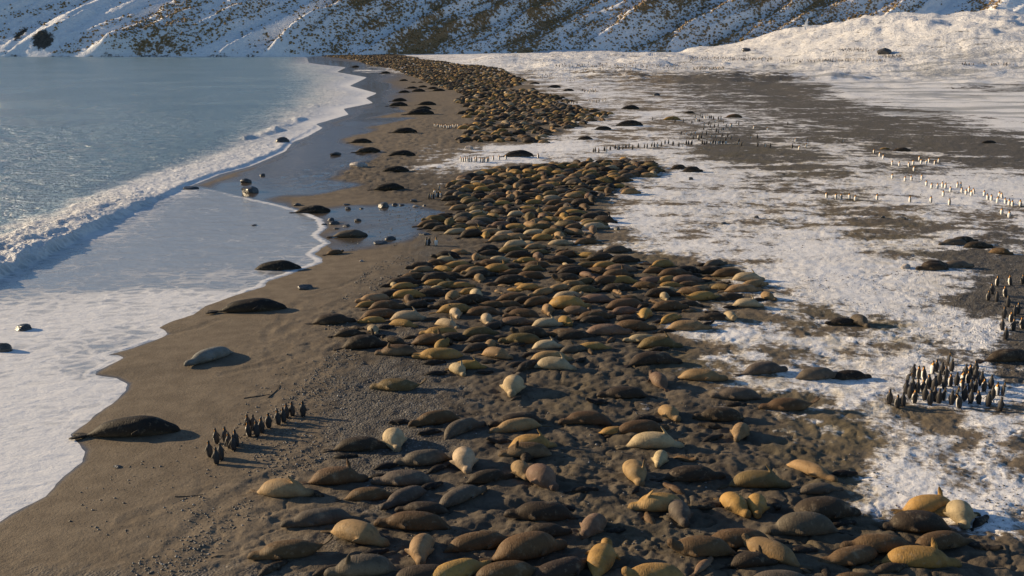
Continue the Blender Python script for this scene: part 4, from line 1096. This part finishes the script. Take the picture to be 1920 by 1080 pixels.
FLOCKS = [
 ('file of penguins walking beside the surf', 'in the file crossing shingle', 128, 24, 'wwwu', 'walk',
  rows('205,1000 110,900 265,940 212,700 345,700 395,770 450,800 490,740 655,500 680,605 740,500 790,605 855,550 960,485 1100,435 1175,405 1215,330 1300,300 1455,315', 380, 740, 7.715)),
 ('tight penguin flock on the snow', 'in the tight flock on snow', 70, 75, 'uuuubws', 'flock',
  rows('185,810 290,855 365,835 510,780 450,720 710,805 640,750 770,755 825,780 890,750 985,800 1085,855 1060,750 1150,750 1230,790 1340,790 1460,820 1510,740 1570,690 1610,885 1650,700 740,410 790,385 860,430 985,380 950,300 420,560 490,470 560,480 640,500 400,670 480,640 550,650 620,640 690,600 760,620 820,560 890,600 920,480 970,580 1050,560 1130,550 1130,640 1200,540 1230,650 1290,640 1290,500 1360,560 1400,640 1490,600 1220,470 1290,420 1160,480', 1640, 640, 6.857)),
 ('penguins climbing the shingle to the tight flock', 'strung out on dark shingle', 100, 40, 'wwus', 'file',
  rows('1768,528 1843,523 1910,520 1740,578 1815,590 1765,620 1718,612 1828,650 1883,690 1805,715 1865,700 1845,735 1797,780 1858,780 1815,830 1910,770', 1280, 360, 3)),
 ('white-fronted penguins marching over snow', 'in the column on snow', 200, 25, 'uuwu', 'march',
  rows('230,50 335,110 295,90 435,180 515,190 625,200 680,250 670,180 760,170 740,130 850,150 820,170 915,170 958,150 435,335 580,360 655,350 770,345 820,410 878,440 945,440 1000,430 1035,440 1090,480 1010,530 1170,430 1205,430 1220,490 1265,515 1300,480 1325,530 1355,500 1470,530 1510,570 1550,580 1620,600 1640,540 1670,550 1710,610 1750,630 1790,640 1880,640 1665,730 1750,770 20,570 265,570 635,590 870,600 1080,620 -300,552 -198,558 -132,558 -48,564', 1600, 280, 6)),
 ('long penguin crowd on the snowy flat', 'in the long crowd on the flat', 20, 70, 'uuub', 'crowd',
  rows('195,575 215,570 255,575 320,560 345,570 385,550 440,540 470,545 485,545 525,540 560,530 595,520 635,540 700,520 770,530 800,535 850,515 880,520 915,520 960,510 1000,480 1040,480 1090,500 1155,510 1200,515 1240,490 1265,490 1300,490 1180,380 1235,385 1290,390 1315,430 1340,370 1375,420 1380,440 1415,380 1410,420 1465,380 1445,490 1470,480 1420,480 1510,490 1520,410 1540,480 1570,410 1570,480 1600,480 1620,480 1640,400 1650,480 1680,450 1685,480 1705,400 1740,430 1340,190 1355,235 1385,230 1400,180 1420,190 1450,200 1475,190 1500,200 1520,200 1545,210 1560,240 1600,210 1630,210 1660,250 1440,280 1435,320 1490,270 1510,300 1525,330 1555,300 1600,290 1575,350 1600,360 1640,330 1660,330 1690,290 1725,320 1750,290 1800,260 1830,270 860,215 1205,240 1302,250 1110,240 1820,490 1860,500 1830,460', 1080, 190, 6)),
 ('scattered penguins beyond the long crowd', 'scattered over grey shingle', 0, 120, 'uw', 'stray',
  rows('380,780 420,780 420,825 460,830 490,830 633,800 698,795 898,800 615,835 655,845 693,830 590,705 475,735 400,725 270,715', 1280, 0, 3)),
 ('row of white-fronted penguins behind the herd', 'in the row on snow behind the herd', 200, 18, 'uu', 'row',
  rows('625,75 650,78 675,80 700,82 720,82 745,83 780,85 800,80 845,85 870,88 890,88 920,85 935,80 990,65 1055,60 1132,55 1495,40', 760, 290, 6)),
 ('penguin huddle at the herd edge', 'huddled on wet sand by the herd', 0, 90, 'uw', 'huddle',
  rows('265,495 290,490 320,495 345,480 370,480 400,470 375,400 330,440 235,1020 265,1020 345,1020', 760, 290, 6)),
 ('pale penguins on sand by the far herd', 'bunched on sand by the far herd', 200, 20, 'u', 'pale',
  rows('1530,940 1552,948 1570,940 1595,955 1615,950 1632,958 1655,950 1672,960 1690,955 1712,960 1735,950 1755,955 1775,950 1795,945', 560, 80, 6)),
 ('penguins on the snow by the dark bulls', 'on snow past the dark bulls', 180, 90, 'u', 'past',
  rows('1000,370 1020,385 1040,395 1060,380 1080,390 1100,370 1120,385 1140,375 1160,365 1180,360 1240,440 1270,445 1300,430 1330,440 1380,440 1420,440 1510,550 1535,560 1560,555 1585,570 1600,550 1620,530 1640,560 1660,540 1660,570 1630,500 1700,480 1720,480 1345,695 1380,690 1410,695 1450,690 1580,665 1625,670 1670,670 1700,665 1740,660 1770,655', 840, 80, 6)),
]
seen_p = 0
FACE = {'facing inland': 'facing inland', 'facing the sea': 'facing the sea', 'facing the hills': 'facing the hills', 'facing away from the hills': 'facing away from the hills'}
for grp, where, hd, spread, codes, tagw, P in FLOCKS:
    G = np.array([spot(*p) for p in P])
    Z = ground_z(G[:, 0], G[:, 1])
    for (x, y), z in zip(G, Z):
        c = codes[rng.integers(len(codes))]
        h = hd + rng.normal(0, spread) * 0.7
        o = link('king_penguin', PENG[c])
        o.location = (x, y, float(z) - 0.012)
        o.rotation_euler = (0, 0, R(h))
        s = rng.uniform(0.90, 1.03)
        o.scale = (s * 1.1, s * 1.1, s)
        o['label'] = f'king penguin {PWORD[c]} {heading_words(h)} {where}'.replace(' facing away from the hills', ' facing down the beach')
        if len(o['label'].split()) > 16:
            o['label'] = f'king penguin {PWORD[c]} {where}'
        o['category'] = 'penguin'
        o['group'] = grp

# the colony on the snow slopes at the back: too many and too small to count
far = []
for x0, x1, y0, y1, n in ((1290, 1450, 107, 116, 150), (1300, 1360, 127, 132, 60), (1460, 1660, 111, 119, 90), (1570, 1640, 92, 99, 50), (1655, 1690, 105, 110, 30), (1040, 1290, 118, 132, 110), (1800, 1900, 120, 124, 30)):
    for k in range(int(n * 1.7)):
        px = rng.uniform(x0, x1); py = rng.uniform(y0, y1) if rng.random() < 0.5 else (y0 + y1) / 2 + rng.normal(0, 1.2)
        x, y = spot(px, py)
        far.append((x, y, 0, rng.uniform(0, 6.28), rng.uniform(1.0, 1.15)))
far = np.array(far); far[:, 2] = ground_z(far[:, 0], far[:, 1]) - 0.02
lp = penguin_mesh('far_penguin', segs=6)
mass('far_penguin_colony', lp, far, [M['p_back'], M['p_white'], M['p_orange'], M['p_black']], 'distant penguin colony dotted in dark rows over snowy slopes', 'penguins')

# ---------------------------------------------------------------- rocks
M['rock'] = mat_plain('wet_dark_rock', (0.030, 0.030, 0.033), (0.090, 0.086, 0.082), 5.0, 0.32, 0.8, 0.05, spec=0.5)
M['rock_pale'] = mat_plain('pale_rock', (0.26, 0.23, 0.21), (0.44, 0.40, 0.37), 5.0, 0.6, 0.7, 0.05)
def rock_mesh(name, seed, sub=3):
    bm = bmesh.new()
    bmesh.ops.create_icosphere(bm, subdivisions=sub, radius=1.0)
    r = np.random.default_rng(seed)
    planes = [Vector(r.normal(0, 1, 3)).normalized() for _ in range(9)]
    offs = r.uniform(0.62, 0.95, 9)
    for v in bm.verts:
        n = v.co.normalized(); d = 1.0
        for pl, of in zip(planes, offs):
            q = n.dot(pl)
            if q > 0.05: d = min(d, of / q)
        d *= 1 + 0.10 * float(vnoise(np.array(n.x * 2.4 + seed), np.array(n.y * 2.4 + n.z * 3.1), seed))
        v.co = n * d
    me = bpy.data.meshes.new(name); bm.to_mesh(me); bm.free()
    me.polygons.foreach_set('use_smooth', np.zeros(len(me.polygons), bool))
    return me
ROCKM = [rock_mesh('rock_%d' % i, 30 + i, 3) for i in range(5)]
ROCKP = [m.copy() for m in ROCKM[:2]]
for m in ROCKM: m.materials.append(M['rock'])
for m in ROCKP: m.materials.append(M['rock_pale'])
ROCKS = [(466, 362, 34, .6, 0, 'large flat-topped dark boulder in the backwash with a bright side'), (459, 343, 20, .6, 0, 'dark boulder just behind the flat-topped boulder'), (491, 330, 14, .5, 0, 'small dark rock in the backwash towards the hills'),
    (528, 270, 24, .7, 0, 'dark rock breaking the edge of the white surf'), (355, 357, 28, .35, 0, 'low dark rock awash at the toe of the breaker'), (670, 313, 34, .45, 1, 'pale speckled rock lying in the wet sand'), (627, 291, 22, .4, 0, 'dark low rock on the wet sheen by the bulls'),
    (719, 389, 22, .6, 0, 'dark rock in the shallow pool'), (740, 385, 10, .6, 0, ''), (753, 386, 10, .5, 0, ''), (776, 378, 14, .6, 0, ''), (779, 388, 11, .5, 1, ''), (796, 387, 8, .6, 0, ''), (652, 393, 11, .6, 0, ''),
    (649, 385, 12, .4, 0, ''), (677, 392, 9, .4, 0, ''), (670, 415, 13, .6, 0, ''), (650, 425, 15, .4, 0, ''), (731, 450, 20, .5, 0, 'rounded dark rock at the pool edge'), (712, 458, 26, .4, 0, 'long low rock at the pool edge'), (795, 441, 22, .35, 0, 'flat dark kelp-covered rock by the penguin pair'),
    (556, 386, 14, .5, 0, ''), (620, 414, 16, .5, 0, ''), (626, 421, 18, .5, 0, ''), (607, 422, 10, .5, 0, ''), (630, 430, 12, .4, 0, ''), (476, 432, 10, .4, 0, ''), (42, 637, 34, .45, 0, 'dark rock washed over by white foam'), (1, 674, 34, .7, 0, 'dark rock in the foam at the swash edge'),
    (570, 543, 28, .55, 0, 'brown rock alone on dry sand near the swash'), (218, 878, 16, .4, 0, 'small grey stone alone on smooth sand'), (1660, 103, 26, .6, 0, 'dark rock jutting from the snow slope'), (1158, 432, 13, .8, 0, 'brown lump of rock alone on the snow'), (1232, 179, 12, .6, 0, ''), (1400, 97, 16, .6, 0, 'dark rock at the foot of the moraine'),
    (1696, 410, 12, .7, 0, ''), (1656, 408, 8, .8, 0, ''), (1420, 409, 12, .6, 0, ''), (1358, 420, 12, .5, 0, ''), (1700, 504, 20, .7, 1, 'pale stone beside two dark seals on shingle'), (1296, 337, 10, .9, 0, 'round dark rock on snow by the herd'), (677, 491, 8, .8, 1, ''), (880, 281, 18, .8, 1, 'pale rounded boulder on the snow edge')]
for i, (px, py, w, hr, pale, lab) in enumerate(ROCKS):
    x, y = spot(px, py)
    m = w / F * math.hypot(y, CAMZ) * 0.5
    o = link('boulder' if w > 18 else 'stone', (ROCKP[i % 2] if pale else ROCKM[i % 5]))
    z = max(float(ground_z(x, y + m)[0]), 0.0)
    o.location = (x, y + m * 0.7, z + m * hr * 0.22)
    o.scale = (m * 1.08, m * 0.8, m * hr * 1.15)
    o.rotation_euler = (0, 0, rng.uniform(-0.5, 0.5))
    o['category'] = 'rock'
    if lab:
        o['label'] = lab; o['group'] = 'rocks of the beach'
    else:
        pool = px < 900
        o['label'] = ('pale' if pale else 'dark') + (' stone scattered by the shallow pool behind the surf' if pool else ' stone lying loose on the snow-patched shingle')
        o['group'] = 'stones scattered by the pool' if pool else 'stones on the snowy shingle'

# ---------------------------------------------------------------- shingle, one mass of pebbles
t = NT('pebble_stone')
tc = t.attr('tone', 'Color')
M['pebble'] = t.out(t.mix(t.ramp(t.noise(30, 2), 0.3, 0.7), tc, t.mix(0.4, tc, (0.03, 0.03, 0.03))), 0.5, None, 0.45)
bm = bmesh.new(); bmesh.ops.create_icosphere(bm, subdivisions=1, radius=1.0)
rp = np.random.default_rng(3)
for v in bm.verts:
    v.co *= rp.uniform(0.75, 1.15); v.co.z *= 0.6
pb = bpy.data.meshes.new('pebble_base'); bm.to_mesh(pb); bm.free()
PEB_ZONES = [([(440, 830), (560, 720), (640, 640), (700, 690), (720, 780), (640, 820), (600, 880), (520, 900)], 2600), ([(225, 1030), (330, 1000), (420, 1010), (380, 1080), (240, 1080)], 420),
    ([(640, 560), (690, 500), (760, 470), (790, 500), (720, 530), (690, 570)], 900), ([(300, 950), (480, 880), (520, 960), (420, 1040)], 330), ([(600, 640), (620, 580), (660, 600), (640, 660)], 300),
    ([(640, 470), (700, 400), (800, 380), (820, 430), (760, 460)], 260), ([(1500, 520), (1900, 470), (1920, 700), (1750, 640), (1550, 560)], 900), ([(1350, 900), (1900, 780), (1920, 1000), (1700, 960)], 500), ([(820, 740), (1300, 740), (1350, 1060), (700, 1060)], 700),
    ([(1300, 340), (1900, 360), (1900, 470), (1400, 480)], 500), ([(150, 920), (420, 780), (560, 640), (610, 700), (430, 1010), (100, 1070)], 420)]
inst = []; cols = []
for poly, n in PEB_ZONES:
    W = [spot(*p) for p in poly]
    xs = [p[0] for p in W]; ys = [p[1] for p in W]
    k = 0
    while k < n:
        x = rp.uniform(min(xs), max(xs), 400); y = rp.uniform(min(ys), max(ys), 400)
        ok = in_poly(x, y, W) & (fbm(x / 2.5, y / 2.5, 77, 2) > -0.25 + 0.35 * rp.random(400))
        for a, b in zip(x[ok], y[ok]):
            sz = 0.016 + 0.042 * rp.random() ** 3 * (1 + b / 110)
            inst.append((a, b, 0, rp.uniform(0, 6.28), sz))
            g = rp.choice([0.06, 0.085, 0.115, 0.14, 0.18, 0.36], p=[.20, .24, .24, .16, .11, .05])
            cols.append((g * 1.06, g * 0.99, g * 0.93))
            k += 1
            if k >= n: break
inst = np.array(inst); inst[:, 2] = ground_z(inst[:, 0], inst[:, 1]) + inst[:, 4] * 0.25
mass('shingle', pb, inst, M['pebble'], 'loose grey pebbles strewn over the sand and shingle', 'pebbles', cols)

# ---------------------------------------------------------------- tussock grass on the hillside, one mass
M['tussock'] = mat_plain('tussock_grass', (0.15, 0.105, 0.05), (0.36, 0.24, 0.11), 0.7, 0.9, 0.0, 0.02, obj=False)
bm = bmesh.new(); bmesh.ops.create_icosphere(bm, subdivisions=1, radius=1.0)
for v in bm.verts:
    v.co *= rp.uniform(0.65, 1.25)
    v.co.z = max(v.co.z, -0.3)
tb = bpy.data.meshes.new('tussock_base'); bm.to_mesh(tb); bm.free()
X = rp.uniform(-520, 520, 60000); Q = rp.uniform(3, 100, 60000)
T = tussock_share(X, Q) + 0.32 * fbm(X / 6, Q / 6, 261, 3) + 0.10
ok = rp.random(60000) < np.clip((T - 0.24) * 2.2, 0, 0.8)
X, Q = X[ok][:24000], Q[ok][:24000]
Yt, Zt = hill_surface(X, Q)
mass('tussock_grass', tb, np.stack([X, Yt, Zt + 0.15, rp.uniform(0, 6.28, len(X)), 0.35 + 1.0 * rp.random(len(X)) ** 2], 1), M['tussock'], 'brown tussock grass clumps dotting the snowy hillside', 'grass')

# ---------------------------------------------------------------- birds, driftwood
def bird(px, py, Y, span, mat_body, mat_tip, label, roll, head):
    dx, dy, dz = pix_dir(px, py)
    t = Y / dy
    loc = Vector((dx * t, Y, CAMZ + dz * t))
    root = link('seabird', None, label=label, category='bird')
    root.location = loc; root.rotation_euler = (roll, 0, head)
    L = span * 0.42
    V, Fs = ellipsoid(Vector((0, 0, 0)), (Vector((1, 0, 0)), Vector((0, 1, 0)), Vector((0, 0, 1))), L * 0.5, L * 0.11, L * 0.10, 10, 8, 0.15)
    me = bpy.data.meshes.new('body'); me.from_pydata([tuple(v) for v in V], [], Fs); me.update()
    link('body', me, mat_body, root)
    for sd in (-1, 1):
        bm = bmesh.new()
        P = [(0.16, 0.03, 0), (0.20, 0.25, 0.10), (0.14, 0.50, 0.16), (-0.06, 1.0, 0.10), (-0.08, 0.52, 0.14), (-0.10, 0.25, 0.08), (-0.12, 0.03, 0)]
        for dzz in (0.008, -0.008):
            vs = [bm.verts.new((p[0] * L * 1.1, sd * p[1] * span * 0.5, p[2] * span * 0.5 + 0.06 * L + dzz * span)) for p in P]
            bm.faces.new(vs if dzz > 0 else vs[::-1])
        bm.verts.ensure_lookup_table()
        n = len(P)
        for i in range(n):
            bm.faces.new((bm.verts[i], bm.verts[(i + 1) % n], bm.verts[n + (i + 1) % n], bm.verts[n + i]))
        bmesh.ops.recalc_face_normals(bm, faces=bm.faces)
        me = bpy.data.meshes.new('wing'); bm.to_mesh(me); bm.free()
        link('wing', me, mat_tip, root)
    bm = bmesh.new()
    vs = [bm.verts.new((a * L, b * L, c * L)) for a, b, c in ((-0.40, -0.05, 0), (-0.40, 0.05, 0), (-0.68, 0.10, 0.0), (-0.68, -0.10, 0.0), (-0.40, 0, 0.04))]
    for q in ((0, 1, 2, 3), (0, 1, 4), (1, 2, 4), (2, 3, 4), (3, 0, 4)): bm.faces.new([vs[k] for k in q])
    me = bpy.data.meshes.new('tail'); bm.to_mesh(me); bm.free()
    link('tail', me, mat_body, root)
M['gull_white'] = mat_plain('white_plumage', (0.72, 0.71, 0.70), (0.82, 0.81, 0.80), 10, 0.7, 0.05)
M['skua_brown'] = mat_plain('brown_plumage', (0.05, 0.036, 0.025), (0.10, 0.072, 0.05), 10, 0.7, 0.05)
bird(1512, 48, 150, 3.0, M['gull_white'], M['gull_white'], 'white seabird gliding in front of the tussock hillside', R(-42), R(160))
bird(1787, 166, 150, 1.4, M['skua_brown'], M['skua_brown'], 'brown seabird flying low over the frozen lagoon', R(-8), R(200))

M['wood'] = mat_plain('weathered_driftwood', (0.035, 0.028, 0.022), (0.08, 0.065, 0.05), 12, 0.85, 0.5, 0.03)
def stick(pts, r0, label, name='driftwood'):
    bm = bmesh.new(); rr = []
    W = []
    for px, py in pts:
        x, y = spot(px, py); W.append(Vector((x, y, float(ground_z(x, y)[0]) + r0 * 0.6)))
    for i, p in enumerate(W):
        t_ = (W[min(i + 1, len(W) - 1)] - W[max(i - 1, 0)]).normalized()
        n = t_.cross(Vector((0, 0, 1))).normalized(); u = n.cross(t_)
        r = r0 * (1 - 0.55 * i / (len(W) - 1))
        rr.append([bm.verts.new(p + n * math.cos(a) * r + u * math.sin(a) * r) for a in [k * math.pi / 4 for k in range(8)]])
    for i in range(len(rr) - 1):
        for k in range(8):
            bm.faces.new((rr[i][k], rr[i][(k + 1) % 8], rr[i + 1][(k + 1) % 8], rr[i + 1][k]))
    bm.faces.new(rr[0]); bm.faces.new(rr[-1])
    bmesh.ops.recalc_face_normals(bm, faces=bm.faces)
    me = bpy.data.meshes.new(name); bm.to_mesh(me); bm.free()
    link(name, me, M['wood'], label=label, category='driftwood')
stick([(457, 747), (475, 744), (492, 741), (506, 739)], 0.03, 'long dark driftwood stick lying behind the walking penguins')
stick([(503, 745), (512, 738), (520, 731), (524, 722)], 0.03, 'bent dark kelp stalk crossing the end of the driftwood', 'kelp_stalk')
stick([(328, 931), (345, 930), (362, 929), (380, 926)], 0.025, 'thin dark kelp stalk on sand seaward of the pale cow', 'kelp_stalk')
stick([(395, 1046), (405, 1042), (420, 1040)], 0.02, 'short kelp stalk on sand among loose pebbles', 'kelp_stalk')
